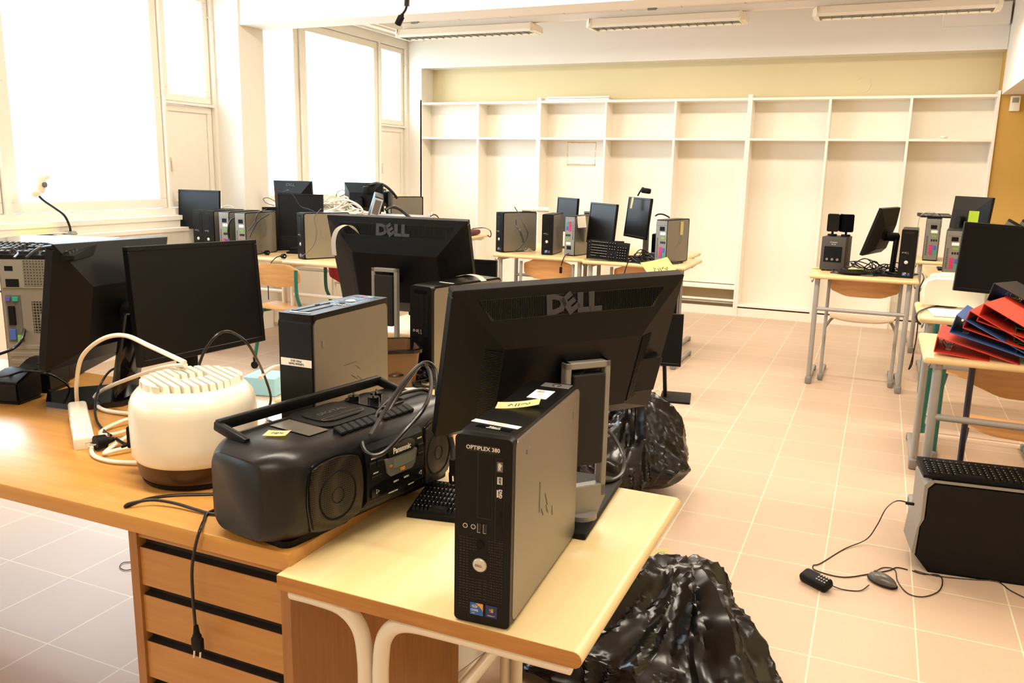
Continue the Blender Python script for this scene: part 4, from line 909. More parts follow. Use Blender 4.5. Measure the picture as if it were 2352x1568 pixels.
# ================================================================ ROUND APPLIANCE
hc = Vector((-1.357, 1.352, ZB))
t = thing('round_appliance', 'white drum-shaped electric appliance with ribbed top and brown base', 'appliance', hc)
b = B(); R = 0.134
lathe(b, [(0.100, 0.044), (0.119, 0.047), (R-0.006, 0.056), (R-0.001, 0.066), (R, 0.10), (R, 0.160), (R-0.002, 0.178), (R-0.008, 0.193), (R-0.018, 0.205), (R-0.030, 0.212), (R-0.036, 0.2135), (R-0.038, 0.208), (0, 0.208)], (0, 0, 0), 64); body = obj('drum_housing', b, M_ivory, t, angle=40)
b = B(); lathe(b, [(0.0, 0.006), (0.104, 0.006), (0.114, 0.012), (0.120, 0.022), (0.126, 0.058), (0.10, 0.058)], (0, 0, 0), 64); obj('brown_base', b, M_brownp, t, angle=40)
b = B(); lathe(b, [(0, 0.0), (0.105, 0.0), (0.112, 0.004), (0.116, 0.013), (0.10, 0.015)], (0, 0, 0), 48); obj('foot_ring', b, M_blackd, t)
b = B(); lathe(b, [(0.0, 0.2095), (0.098, 0.2095)], (0, 0, 0), 48); obj('dark_well', b, M_blackd, t, smooth=False)
dv = (P(560, 900, ZB+0.225)-P(445, 842, ZB+0.225)); ang = math.atan2(dv.y, dv.x); RR = 0.103
b = B(); n = 12; pitch = 2*RR/n
for k in range(n):
    v = -RR+pitch*(k+0.5); L = math.sqrt(max(0, RR*RR-v*v)); segs = [(-L, L)]
    if k in (5, 6, 7, 8)[:3] or k == 4: segs = [(-L, -0.016), (0.012, L)]
    for a, c in segs:
        if c-a < 0.01: continue
        x0, x1 = a, c; wv = pitch*0.34
        A = [b.verts.new((xx, v+yy, zz)) for xx, yy, zz in ((x0, -wv-0.001, 0.205), (x1, -wv-0.001, 0.205), (x1, wv+0.001, 0.205), (x0, wv+0.001, 0.205), (x0+0.004, -wv, 0.228), (x1-0.008, -wv, 0.228), (x1-0.008, wv, 0.228), (x0+0.004, wv, 0.228))]
        for f in ((4, 5, 6, 7), (0, 1, 5, 4), (1, 2, 6, 5), (2, 3, 7, 6), (3, 0, 4, 7)): b.faces.new([A[i] for i in f])
bmesh.ops.transform(b, matrix=Matrix.Rotation(ang, 4, 'Z'), verts=b.verts)
rb = obj('ribbed_top_grille', b, M_ivory, t, smooth=False)
for s in (-1, 1):
    b = B(); pts = []
    for a in range(-10, 11):
        an = s*PI/2+a*PI/2/14
        pts.append((RR*1.02*math.cos(an), RR*1.02*math.sin(an)))
    lim = RR*0.80; poly = [p for p in pts if s*p[1] > lim]; 
    if len(poly) > 2: prism(b, poly, 0.205, 0.226, 'XY')
    bmesh.ops.transform(b, matrix=Matrix.Rotation(ang, 4, 'Z'), verts=b.verts); obj('grille_end_cap', b, M_ivory, t)
dl = Vector((-0.92, -0.38, 0)).normalized(); al = math.atan2(dl.y, dl.x)
b = B(); box(b, (R+0.006, 0, 0.085), (0.022, 0.030, 0.05), 0.004); box(b, (R+0.020, 0, 0.066), (0.022, 0.03, 0.006), 0.002, rot=Euler((0, 0.35, 0))); bmesh.ops.transform(b, matrix=Matrix.Rotation(al, 4, 'Z'), verts=b.verts); obj('side_latch', b, M_blackd, t)

# ================================================================ RADIO
L, D, Hh = 0.54, 0.225, 0.170; rz = math.radians(80); u = Vector((math.cos(rz), math.sin(rz), 0)); n_ = Vector((u.y, -u.x, 0))
rc = Vector((-0.918, 1.095, ZB))+u*(L/2)-n_*(D/2)
t = thing('radio_cassette_player', 'black portable radio and cassette player lying across the two desks', 'radio', rc, rz)
t.scale = (1, 1, 1.1)
def loft(bm, secs, mi=0, cap=True):
    rings = [[bm.verts.new(p) for p in s] for s in secs]; n = len(rings[0])
    for i in range(len(rings)-1):
        for k in range(n):
            f = bm.faces.new((rings[i][k], rings[i][(k+1) % n], rings[i+1][(k+1) % n], rings[i+1][k])); f.material_index = mi
    if cap: bm.faces.new(rings[0][::-1]); bm.faces.new(rings[-1])
def rsec(x, y0, y1, z0, z1, r, n=5): return [(x, a, c) for a, c in rrect(y0, y1, z0, z1, r, n)]
secs = []
for i in range(25):
    s = -1+2*i/24; x = math.sin(s*PI/2)*L/2; e = (L/2-abs(x))
    k = 1-max(0, 1-e/0.075)**2.6*0.34; bulge = 0.020*(1-(x/(L/2))**2)
    hd = D/2*k; secs.append(rsec(x, -hd-bulge, hd*0.92, 0.008+0.022*(1-k), Hh*(0.30*k+0.70)-0.0, 0.040*k+0.004))
b = B(); loft(b, secs); obj('radio_body', b, mat('satin_black_plastic', '#0f0e10', 0.30, noise_amt=0.12, bump=0.06, bump_scale=900, spec=0.42), t, angle=50)
b = B()
for sgn in (-1, 1): prism(b, rrect(sgn*0.155-0.085, sgn*0.155+0.085, -0.095, 0.075, 0.02), 0.0, 0.012, 'XY')
rbox(b, -0.18, 0.18, -0.09, 0.07, 0.0, 0.012, 0.003); obj('underside', b, M_blackd, t)
for sgn in (-1, 1):
    yb = -D/2-0.006
    def warp(b, sgn=sgn):
        for v in b.verts:
            x = v.co.x; e = (L/2-abs(x)); k = 1-max(0, 1-e/0.075)**2.6*0.34
            v.co.y += (-(D/2)*k-0.020*(1-(x/(L/2))**2)) - (-(D/2)-0.006)
            v.co.y += 0.10*max(0, v.co.z-0.12)**1.0*0.9 + 0.25*max(0, 0.045-v.co.z)
    def panel(b, x0, x1, z0, z1, r, y0, y1, nx=14, nz=10, mi=0):
        g = []
        for j in range(nz+1):
            row = []
            for i in range(nx+1):
                uu, vv = -1+2*i/nx, -1+2*j/nz
                # squircle mapping
                x = (x0+x1)/2+(x1-x0)/2*uu*math.sqrt(max(0, 1-0.28*vv*vv)); z = (z0+z1)/2+(z1-z0)/2*vv*math.sqrt(max(0, 1-0.28*uu*uu))
                row.append((x, z))
            g.append(row)
        F = [[b.verts.new((x, y0, z)) for x, z in r_] for r_ in g]; K = [[b.verts.new((x, y1, z)) for x, z in r_] for r_ in g]
        for j in range(nz):
            for i in range(nx):
                f = b.faces.new((F[j][i], F[j][i+1], F[j+1][i+1], F[j+1][i])); f.material_index = mi
        for i in range(nx):
            b.faces.new((F[0][i], K[0][i], K[0][i+1], F[0][i+1])); b.faces.new((F[nz][i], F[nz][i+1], K[nz][i+1], K[nz][i]))
        for j in range(nz):
            b.faces.new((F[j][0], F[j+1][0], K[j+1][0], K[j][0])); b.faces.new((F[j][nx], K[j][nx], K[j+1][nx], F[j+1][nx]))
    xa, xb_ = (0.105, 0.205) if sgn > 0 else (-0.208, -0.082)
    b = B(); panel(b, xa-0.004, xb_+0.004, 0.016, 0.148, 0.02, yb-0.0025, yb+0.02); warp(b); sur = obj('speaker_surround', b, M_blackg, t, angle=60)
    b = B(); panel(b, xa, xb_, 0.020, 0.144, 0.02, yb-0.0065, yb); warp(b); sg = obj('speaker_grille', b, M_grille, t, angle=60)
    b = B(); cx = (xa+xb_)/2+0.0
    for rr in (0.044, 0.042, 0.014): tube(b, [(cx+rr*math.cos(a*PI/12), yb-0.0066, 0.078+rr*math.sin(a*PI/12)) for a in range(24)], 0.0012 if rr > 0.02 else 0.0008, 5, 1, closed=True)
    warp(b); obj('cone_ring', b, M_blackd, sg)
# centre console
yb = -D/2-0.020
b = B()
cs = []
for i in range(13):
    x = -0.075+0.172*i/12; bl = 0.020*(1-(x/(L/2))**2)
    cs.append([(x, -D/2-bl-0.008, 0.045), (x, -D/2-bl-0.010, 0.10), (x, -D/2-bl-0.004, 0.135), (x, -D/2-bl+0.020, 0.162), (x, -D/2+0.05, 0.170), (x, -D/2+0.05, 0.05), (x, -D/2-bl+0.006, 0.030)])
loft(b, cs); cn = obj('centre_console', b, M_black, t, angle=25)
FM = lambda x, z, dy=0.0: face_y((x, yb-0.0105-dy, z))
b = B(); prism(b, rrect(-0.02, 0.062, 0.112, 0.134, 0.011), yb-0.0125, yb+0.01, 'XZ'); nb = obj('name_plate', b, M_blackg, t)
b = B(); text_bm(b, 'Panasonic', 0.0155, FM(0.021, 0.1225, 0.0028), 0.0004, bold=0.0003, sx=0.86); obj('lettering', b, M_print, nb, smooth=False)
b = B(); prism(b, [(-0.028, 0.112), (0.068, 0.112), (0.062, 0.086), (0.052, 0.077), (-0.012, 0.077), (-0.022, 0.086)], yb-0.0125, yb+0.005, 'XZ'); dp = obj('display_surround', b, M_grey, t, smooth=False)
b = B(); rbox(b, -0.004, 0.058, yb-0.0135, yb-0.010, 0.090, 0.108); obj('display_glass', b, mat('lcd_display', '#6f7468', 0.15), dp, smooth=False)
b = B(); text_bm(b, 'XBS', 0.0085, FM(0.022, 0.0835, 0.003), 0.0004, bold=0.0003); text_bm(b, 'CD', 0.006, FM(-0.013, 0.097, 0.003), 0.0003); obj('display_lettering', b, M_orange, dp, smooth=False)
b = B(); prism(b, [(-0.066, 0.050), (0.088, 0.050), (0.092, 0.072), (-0.030, 0.072), (-0.066, 0.066)], yb-0.0115, yb+0.008, 'XZ'); cw = obj('cassette_window', b, M_blackg, t, smooth=False)
b = B(); text_bm(b, 'DECK 1', 0.0045, FM(0.004, 0.064, 0.0015), 0.0003); text_bm(b, 'DECK 2', 0.0045, FM(0.035, 0.064, 0.0015), 0.0003); text_bm(b, 'STANDARD REC/PB', 0.0032, FM(-0.005, 0.046, 0.001), 0.0003); text_bm(b, 'RELAY PLAY', 0.0032, FM(0.05, 0.046, 0.001), 0.0003)
for sx_, x in ((-1, -0.05), (1, 0.078)): tube(b, [(x-sx_*0.004, yb-0.0125, 0.060), (x+sx_*0.004, yb-0.0125, 0.064), (x+sx_*0.004, yb-0.0125, 0.056)], 0.0004, 4, 1, closed=True, smooth=False)
obj('deck_lettering', b, M_print, cw, smooth=False)
b = B(); text_bm(b, 'CD OPERATION', 0.0038, FM(-0.052, 0.127, -0.003), 0.0003); text_bm(b, 'SKIP/SEARCH', 0.0038, FM(-0.052, 0.121, -0.003), 0.0003); text_bm(b, 'MEMORY', 0.0036, FM(-0.052, 0.094, -0.001), 0.0003); text_bm(b, 'VOLUME', 0.0036, FM(0.082, 0.127, -0.003), 0.0003)
obj('control_lettering', b, M_print, cn, smooth=False)
for x, z, w_, h_ in ((-0.060, 0.110, 0.018, 0.012), (-0.040, 0.110, 0.018, 0.012), (-0.050, 0.086, 0.030, 0.008), (0.083, 0.112, 0.018, 0.010), (0.083, 0.096, 0.018, 0.008)):
    b = B(); box(b, (x, yb-0.007, z), (w_, 0.010, h_), 0.002, 1); obj('control_button', b, M_blackd, cn)
# top deck: lid, keys, knobs, handle
b = B(); prism(b, rrect(-0.10, 0.055, -0.062, 0.068, 0.03, 5), 0.160, 0.1735, 'XY'); prism(b, rrect(-0.08, 0.035, -0.04, 0.05, 0.03, 5), 0.1735, 0.1755, 'XY'); ld = obj('disc_lid', b, M_black, t, angle=25)
b = B(); text_bm(b, 'DIGITAL', 0.018, Matrix.Translation((-0.02, 0.01, 0.176)) @ Matrix.Rotation(PI, 4, 'Z') @ Matrix.Rotation(PI, 4, 'Z'), 0.0004, sx=1.1)
tube(b, [(-0.075, -0.02, 0.176), (-0.07, -0.03, 0.176), (-0.04, -0.034, 0.176), (0.02, -0.034, 0.176), (0.035, -0.026, 0.176), (0.02, -0.018, 0.176), (-0.04, -0.018, 0.176)], 0.0006, 5, 4, closed=True); obj('lid_relief', b, mat('relief_grey', '#4a4743', 0.35), ld, smooth=False)
for k in range(11):
    b = B(); box(b, (-0.095+0.0185*k+(0.012 if k > 5 else 0), -0.090, 0.170), (0.0165, 0.024, 0.014), 0.002, 1, rot=Euler((0.35, 0, 0))); obj('key', b, M_blackd, t)
for x, y in ((0.095, 0.0), (0.125, 0.02), (0.075, 0.04)):
    b = B(); cyl(b, (x, y, 0.165), (x, y, 0.183), 0.0125, 20); box(b, (x, y, 0.185), (0.022, 0.004, 0.005), 0.001, 1, rot=Euler((0, 0, 0.7))); obj('knob', b, M_blackg, t)
b = B(); prism(b, rrect(0.062, 0.150, -0.05, 0.065, 0.02, 5), 0.160, 0.1735, 'XY'); obj('knob_deck', b, M_blackg, t, angle=25)
b = B(); hz = 0.182; box(b, (-0.01, 0.093, hz), (0.45, 0.016, 0.020), 0.004)
for x in (-0.232, 0.212): box(b, (x, 0.055, hz-0.009), (0.014, 0.092, 0.018), 0.004, rot=Euler((0.19, 0, 0)))
obj('carry_handle', b, M_black, t)
def rw(x, y, z): return rc+u*x-n_*y*1.0+Vector((0, 0, z)) if False else rc+u*x+Vector((-u.y, u.x, 0))*y+Vector((0, 0, z))
# lens-like tape piece and note on the radio
note('pale yellow note with handwriting on the left end of the radio', rw(-0.180, -0.01, 0.1895), 0.045, 0.03, (0, 0.04, rz-1.1), bend=0.004, ink=INK1)
b = B(); box(b, (0, 0, 0.0003), (0.05, 0.11, 0.0006)); o = obj('clear_tape', b, mat('yellowed_tape', '#57524a', 0.22), loc=rw(-0.125, -0.01, 0.1885), rot=(0, 0, rz)); tag(o, 'strip of clear tape over the lid edge of the radio', 'tape')

# radio's folded mains lead looping over its right half
RL = [rw(0.02, 0.0, 0.19), rw(0.06, -0.07, 0.18), P(850, 1000, 0.93), P(880, 950, 0.95), P(925, 880, 0.99), P(965, 838, 1.01), P(985, 850, 1.0), P(990, 890, 0.98), P(975, 935, 0.96), P(930, 990, 0.925), P(880, 1040, 0.90), P(845, 1042, 0.895), P(832, 1015, 0.90), P(845, 975, 0.91), P(900, 915, 0.93), P(960, 895, 0.93), P(990, 900, 0.92)]
cable('thick black cable looped over the right half of the radio', RL[2:], 0.0045, M_rubber)
cable('second black cable loop standing up behind the radio', [P(1000, 955, 0.87), P(1003, 890, 0.93), P(998, 845, 0.97), P(975, 832, 0.985), P(948, 858, 0.97), P(915, 905, 0.94), P(885, 955, 0.92), P(865, 985, 0.91)], 0.0045, M_rubber)
cable('thin black cable resting along the back of the radio', [P(850, 915, 0.91), P(880, 905, 0.915), P(930, 900, 0.915), P(985, 905, 0.90), P(1000, 925, 0.86)], 0.0035, M_rubber)
# ================================================================ THINGS LYING ON THE TEACHER DESK
# white two-way extension block and its lead
e0, e1 = P(193, 1010, ZB+0.02), P(178, 935, ZB+0.035)
t = thing('extension_socket', 'white extension socket block standing at the left of the round appliance', 'socket', ((e0+e1)/2)-Vector((0, 0, 0.0)))
dv = (e1-e0); qd = dv.to_track_quat('Y', 'Z').to_matrix().to_4x4()
b = B(); box(b, (0, 0, 0), (0.046, dv.length+0.03, 0.040), 0.009, 3); bmesh.ops.transform(b, matrix=qd, verts=b.verts); t.location.z = ZB+0.022; bd = obj('socket_body', b, M_ivory, t)
b = B()
for yy in (-0.03, 0.025): cyl(b, (-0.0235, yy, 0), (-0.0225, yy, 0), 0.014, 20); 
bmesh.ops.transform(b, matrix=qd, verts=b.verts); obj('outlet', b, M_white, bd)
wl = [P(177, 925, ZB+0.03), P(176, 880, ZB+0.10), P(188, 820, ZB+0.19), P(232, 780, ZB+0.25), P(285, 770, ZB+0.275), P(345, 795, ZB+0.27), P(425, 832, ZB+0.25)]
cable('thick white lead rising in an arch from the extension socket to the round appliance', wl, 0.0055, M_wcable)
wl = [P(426, 838, ZB+0.24), P(370, 845, ZB+0.20), P(300, 868, ZB+0.12), P(240, 893, ZB+0.05), P(216, 915, ZB+0.012), P(232, 938, ZB+0.008), P(280, 948, ZB+0.008), P(330, 950, ZB+0.01)]
cable('white lead crossing in a long curve behind the round appliance', wl, 0.0055, M_wcable)
wl = [P(330, 955, ZB+0.02), P(285, 965, ZB+0.015), P(240, 985, ZB+0.008), P(232, 998, ZB+0.008), P(270, 995, ZB+0.01), P(330, 975, ZB+0.03)]
cable('white coil of lead beside the base of the round appliance', wl, 0.005, M_wcable, group='coiled white lead by the round appliance')
wl = [P(335, 980, ZB+0.03), P(280, 1010, ZB+0.012), P(240, 1040, ZB+0.008), P(270, 1033, ZB+0.012), P(330, 1022, ZB+0.012)]
cable('middle white coil of lead beside the base of the round appliance', wl, 0.005, M_wcable, group='coiled white lead by the round appliance')
wl = [P(240, 1010, ZB+0.01), P(213, 1025, ZB+0.007), P(215, 1045, ZB+0.007), P(250, 1058, ZB+0.007), P(300, 1062, ZB+0.007), P(345, 1060, ZB+0.012)]
cable('lowest white coil of lead on the desk beside the round appliance', wl, 0.005, M_wcable, group='coiled white lead by the round appliance')
cable('white lead curving up from the round appliance towards the upturned computer', [P(598, 868, ZB+0.14), P(605, 858, ZB+0.14), P(628, 843, ZB+0.13), P(650, 840, ZB+0.10)], 0.0055, M_wcable)
pd = P(262, 1008, ZB+0.02); d = (P(225, 1016, ZB+0.02)-pd)
b1, c1 = plug_bm(pd-d.normalized()*0.0, d)
bl = [P(330, 1025, ZB+0.01), P(290, 1020, ZB+0.012), pd-d.normalized()*0.005]
cable('black mains plug with steel pins lying on the coiled white lead', bl, 0.004, M_rubber, name='mains_plug', cat='plug', parts=[('plug_body', b1, M_blackd), ('pins', c1, M_chrome)])
cable('black lead looping beside the round appliance down to the mains plug', [P(320, 868, ZB+0.10), P(290, 845, ZB+0.11), P(255, 850, ZB+0.10), P(230, 885, ZB+0.06), P(219, 930, ZB+0.03), P(222, 965, ZB+0.012), P(240, 990, ZB+0.008), P(255, 1000, ZB+0.012)], 0.0035, M_rubber)
cable('black lead arching in front of the blank monitor and behind the appliance', [P(452, 855, ZB+0.20), P(470, 805, ZB+0.25), P(500, 768, ZB+0.285), P(530, 762, ZB+0.285), P(565, 785, ZB+0.26), P(590, 825, ZB+0.20), P(610, 870, ZB+0.12), P(622, 915, ZB+0.05), P(612, 955, ZB+0.008), P(622, 968, ZB+0.008), P(650, 975, ZB+0.008)], 0.0035, M_rubber)
# radio's mains lead: flat loop on the desk and the hanging plug
ly = 1.112
q0 = PY(480, 1180, ly+0.01)
hang = [P(560, 1150, ZB+0.004), P(483, 1175, ZB+0.004), P(468, 1196, ZB+0.004), PY(458, 1220, ly-0.004), PY(447, 1262, ly-0.006), PY(441, 1310, ly-0.006), PY(443, 1370, ly-0.006), PY(449, 1440, ly-0.006)]
pe = PY(452, 1452, ly-0.006); pq = PY(458, 1500, ly-0.006)
b1 = B(); cyl(b1, PY(450, 1436, ly-0.006), PY(452, 1458, ly-0.006), 0.0045, 10, 0.007)
mid = PY(454, 1478, ly-0.006); box(b1, mid, (0.026, 0.013, 0.030), 0.005, 2); box(b1, PY(453, 1465, ly-0.006), (0.018, 0.012, 0.022), 0.005, 2)
c1 = B()
for px in (447, 461): cyl(c1, PY(px, 1492, ly-0.006), PY(px-1, 1509, ly-0.006), 0.0022, 8)
cable('black radio lead hanging over the drawers with its flat plug at the end', hang, 0.0032, M_rubber, name='radio_lead', parts=[('plug_body', b1, M_blackd), ('pins', c1, M_chrome)])
cable('flat black lead lying in a long loop in front of the round appliance', [P(520, 1133, ZB+0.003), P(470, 1135, ZB+0.003), P(400, 1137, ZB+0.003), P(340, 1145, ZB+0.003), P(290, 1163, ZB+0.003), P(300, 1155, ZB+0.010), P(350, 1148, ZB+0.012), P(400, 1155, ZB+0.010), P(450, 1170, ZB+0.006), P(490, 1180, ZB+0.004), P(540, 1178, ZB+0.003)], 0.0033, M_rubber)

# two black power adapters / docks at the left edge
def dock(label, p, w, d, h, rz):
    t = thing('black_speaker', label, 'speaker', p, rz, 'small black angular units at the left end of the desk')
    b = B(); prism(b, [(-d/2, 0.006), (d/2, 0.006), (d/2, h*1.0), (d*0.1, h*1.0), (-d/2, h*0.72)], -w/2, w/2, 'YZ'); bmesh.ops.bevel(b, geom=b.edges[:], offset=0.006, segments=2, affect='EDGES'); obj('speaker_body', b, M_black, t)
    b = B(); box(b, (0, 0, 0.004), (w*0.94, d*0.94, 0.008), 0.003, 1); obj('base_plate', b, M_blackd, t)
    b = B(); cyl(b, (0, -d*0.1, h*0.82), (0, -d*0.1, h*0.9), 0.009, 12); obj('knob', b, M_badge, t)
    return t
dock('nearer small black angular unit at the left edge of the teacher desk', P(38, 918, ZB), 0.10, 0.10, 0.088, 0.25)
dock('farther small black angular unit beside the nearer one on the teacher desk', P(100, 892, ZB), 0.11, 0.11, 0.092, 0.35)
cable('black lead lying over the small angular units', [P(-20, 868, ZB+0.08), P(20, 862, ZB+0.085), P(60, 852, ZB+0.09), P(110, 858, ZB+0.085), P(150, 880, ZB+0.04), P(165, 900, ZB+0.004)], 0.003, M_rubber)

# tower with its rear towards the camera at the left edge
def rear_tower(label, loc, rz):
    w, d, h = 0.187, 0.43, 0.41
    t = thing('tower_computer', label, 'computer', loc, rz)
    b = B(); rbox(b, -w/2, w/2, -d/2, d/2, 0, h, 0.006, 2); obj('case', b, M_black, t)
    yo = -d/2
    b = B(); rbox(b, -w/2+0.006, w/2-0.006, yo-0.004, yo+0.002, 0.012, h-0.012, 0.001, 1); rp = obj('rear_panel', b, M_steel, t, smooth=False)
    b = B(); rbox(b, -w/2+0.012, w/2-0.016, yo-0.008, yo-0.003, h-0.115, h-0.018, 0.002, 1); ps = obj('power_supply_plate', b, M_silverp, rp, smooth=False)
    b = B(); rbox(b, -0.015, 0.065, yo-0.0088, yo-0.007, h-0.108, h-0.026, 0.004, 1); obj('fan_mesh', b, M_steelmesh, ps, smooth=False)
    b = B(); rbox(b, -0.07, -0.03, yo-0.0085, yo-0.007, h-0.11, h-0.085); rbox(b, -0.07, -0.045, yo-0.0085, yo-0.007, h-0.06, h-0.045); obj('power_socket', b, M_blackd, ps, smooth=False)
    b = B(); rbox(b, 0.00, 0.082, yo-0.0055, yo-0.0035, h-0.255, h-0.155, 0.003, 1); obj('case_fan_mesh', b, M_steelmesh, rp, smooth=False)
    b = B(); cyl(b, (0.042, yo-0.0075, h-0.205), (0.042, yo-0.005, h-0.205), 0.019, 20); obj('fan_hub', b, M_silverp, rp)
    b = B(); rbox(b, -0.078, -0.032, yo-0.006, yo-0.0035, h-0.285, h-0.135, 0.001, 1); io = obj('port_plate', b, M_grey, rp, smooth=False)
    for x, z, w_, h_, m_ in ((-0.068, h-0.148, 0.014, 0.014, M_purple), (-0.046, h-0.148, 0.018, 0.014, M_teal), (-0.06, h-0.20, 0.02, 0.06, M_blackd), (-0.062, h-0.26, 0.018, 0.034, M_blue), (-0.042, h-0.272, 0.014, 0.02, M_greenp)):
        b = B(); box(b, (x, yo-0.009, z), (w_, 0.006, h_), 0.001, 1); obj('port', b, m_, io, smooth=False)
    for k in range(4):
        b = B(); rbox(b, -0.078, 0.075, yo-0.006, yo-0.003, 0.03+0.024*k, 0.044+0.024*k, 0.001, 1); obj('slot_cover', b, M_silverp, rp, smooth=False)
    return t
TL = Vector((-2.50, 1.945, ZB+0.001))
rear_tower('large tower computer seen from the rear at the left edge, with a steel back', TL, math.radians(27))
cable('thick black mains lead plugged into the rear of the left tower', [P(0, 668, 0.99), P(25, 672, 0.99), P(45, 690, 0.97), P(56, 730, 0.93), P(52, 775, 0.88), P(30, 800, 0.85), P(-10, 815, 0.84)], 0.005, M_rubber)
ztl = ZB+0.412
b = B(); prism(b, rrect(-0.17, 0.17, -0.12, 0.12, 0.01), 0.0, 0.022, 'XY'); o = obj('laptop', b, M_blackg, loc=(TL.x+0.0, TL.y-0.03, ztl), rot=(0, 0, math.radians(20))); tag(o, 'closed glossy black laptop lying on the left tower computer', 'laptop')
keyboard('dark keyboard with bright keys catching window light on the left tower', P(18, 588, ztl+0.027), math.radians(-62+90), w=0.40, d=0.15)
cable('black lead curling over the keyboard on the left tower', [P(-10, 573, ztl+0.06), P(20, 570, ztl+0.07), P(40, 580, ztl+0.06), P(32, 592, ztl+0.055)], 0.0025, M_rubber)
cable('black lead running from the left tower keyboard behind the monitor', [P(60, 592, ztl+0.055), P(85, 572, ztl+0.07), P(105, 566, ztl+0.07), P(140, 562, ztl+0.05)], 0.003, M_rubber)
cable('thin looped grey cable hanging behind the left monitor', [P(308, 648, 1.05), P(285, 652, 1.05), P(271, 680, 1.02), P(285, 710, 0.99), P(305, 735, 0.96)], 0.0028, M_gcable)
# black leads between the two left monitors
cable('black leads tangled on the glossy stand between the left monitors', [P(250, 812, 0.86), P(230, 805, 0.87), P(232, 795, 0.88), P(270, 810, 0.86), P(330, 812, 0.84)], 0.003, M_rubber)

# ================================================================ ON THE SMALL BIRCH TABLE
kb = keyboard('black keyboard lying on the birch table behind the front computer', (0, 0, ZL+0.001), 0)
ka, kc = P(934, 1188, ZL), P(1030, 1082, ZL)   # left edge front / back corner
kd = (kc-ka); kd.z = 0; ang = math.atan2(kd.y, kd.x)-PI/2
kb.rotation_euler = (0, 0, ang); off = Matrix.Rotation(ang, 4, 'Z') @ Vector((0.22, 0.075, 0)); kb.location = (ka.x+off.x, ka.y+off.y, ZL+0.001)
# shorten: the keyboard is a compact one so it clears the computer
kb.scale = (0.50, 1.0, 1.0); off = Matrix.Rotation(ang, 4, 'Z') @ Vector((0.11, 0.075, 0)); kb.location = (ka.x+off.x, ka.y+off.y, ZL+0.001)
d1, d2 = PY(1040, 1060, 1.50), PY(1043, 1098, 1.48)
b1 = B(); box(b1, PY(1041, 1072, 1.50), (0.016, 0.013, 0.04), 0.003, 1); cyl(b1, PY(1042, 1085, 1.50), PY(1043, 1108, 1.50), 0.011, 12)
c1 = B(); cyl(c1, PY(1040, 1092, 1.488), PY(1041, 1104, 1.488), 0.003, 8)
cable('black adapter lead bundled upright behind the front computer', [PY(1035, 1005, 1.53), PY(1040, 1030, 1.52), PY(1041, 1060, 1.50)], 0.006, M_rubber, name='adapter_lead', parts=[('adapter_body', b1, M_blackd), ('metal_pin', c1, M_chrome)])
cable('black cable hanging in a bow behind the silver monitor column', [P(1392, 985, 0.80), P(1415, 1010, 0.78), P(1433, 1050, 0.75), P(1430, 1085, 0.73), P(1405, 1103, 0.728), P(1375, 1106, 0.727)], 0.0045, M_rubber)

# ================================================================ SIDE TABLE: BIN, ADAPTERS
bc = P(925, 835, ZB+0.0); bc = Vector((-1.40, 2.27, ZB))
t = thing('plastic_bin', 'open brown plastic bin full of cables behind the upturned computer', 'bin', bc, math.radians(38))
b = B()
def ring(w, d, z, r): return [(x, y, z) for x, y in rrect(-w/2, w/2, -d/2, d/2, r, 5)]
loft(b, [ring(0.11, 0.16, 0.0, 0.02), ring(0.14, 0.20, 0.125, 0.03), ring(0.13, 0.19, 0.125, 0.028), ring(0.10, 0.15, 0.004, 0.02)]); obj('bin_body', b, mat('smoky_brown_plastic', '#5f4226', 0.3, coat=0.3), t)
b = B(); loft(b, [ring(0.142, 0.202, 0.118, 0.03), ring(0.154, 0.214, 0.118, 0.032), ring(0.154, 0.214, 0.128, 0.032), ring(0.136, 0.196, 0.130, 0.03), ring(0.13, 0.19, 0.118, 0.03)], cap=False); obj('rim', b, M_blackg, t)
tangle('loose black and cream cables curling inside the plastic bin', bc+Vector((0, 0, 0.04)), 0.11, 0.13, 0.11, None, 7, 0.004, 11, mats=[M_rubber, M_wcable, M_rubber])
tangle('black adapter leads heaped beside the bin behind the radio', P(930, 880, ZB), 0.20, 0.16, 0.05, None, 7, 0.0028, 5, mats=[M_rubber])
b = B(); box(b, (0, 0, 0.018), (0.07, 0.045, 0.036), 0.005, 2); o = obj('power_adapter', b, M_black, loc=P(950, 870, ZB)+Vector((0, 0, 0.001)), rot=(0, 0, 0.5)); tag(o, 'black power adapter block lying among the leads behind the radio', 'adapter')
b = B(); box(b, (0, 0, 0.0005), (0.10, 0.07, 0.001)); o = obj('paper_sheet', b, M_paper, loc=P(925, 893, ZB)+Vector((0, 0, 0.0005)), rot=(0, 0, 0.3), smooth=False); tag(o, 'white slip of paper under the adapter leads behind the radio', 'paper')
b = B(); box(b, (0, 0, 0), (0.22, 0.20, 0.12), 0.006, 1); o = obj('pale_blue_box', b, mat('pale_blue_card', '#a6dbe8', 0.6), loc=PY(620, 905, 2.25), rot=(0, 0, 0.2)); 
o.location = Vector((-1.83, 2.28, 0.62)); tag(o, 'pale blue box on the floor seen between the round appliance and the upturned computer', 'box')
o.location = (P(614, 900, 0.0).x, P(614, 900, 0.0).y, 0.0605)

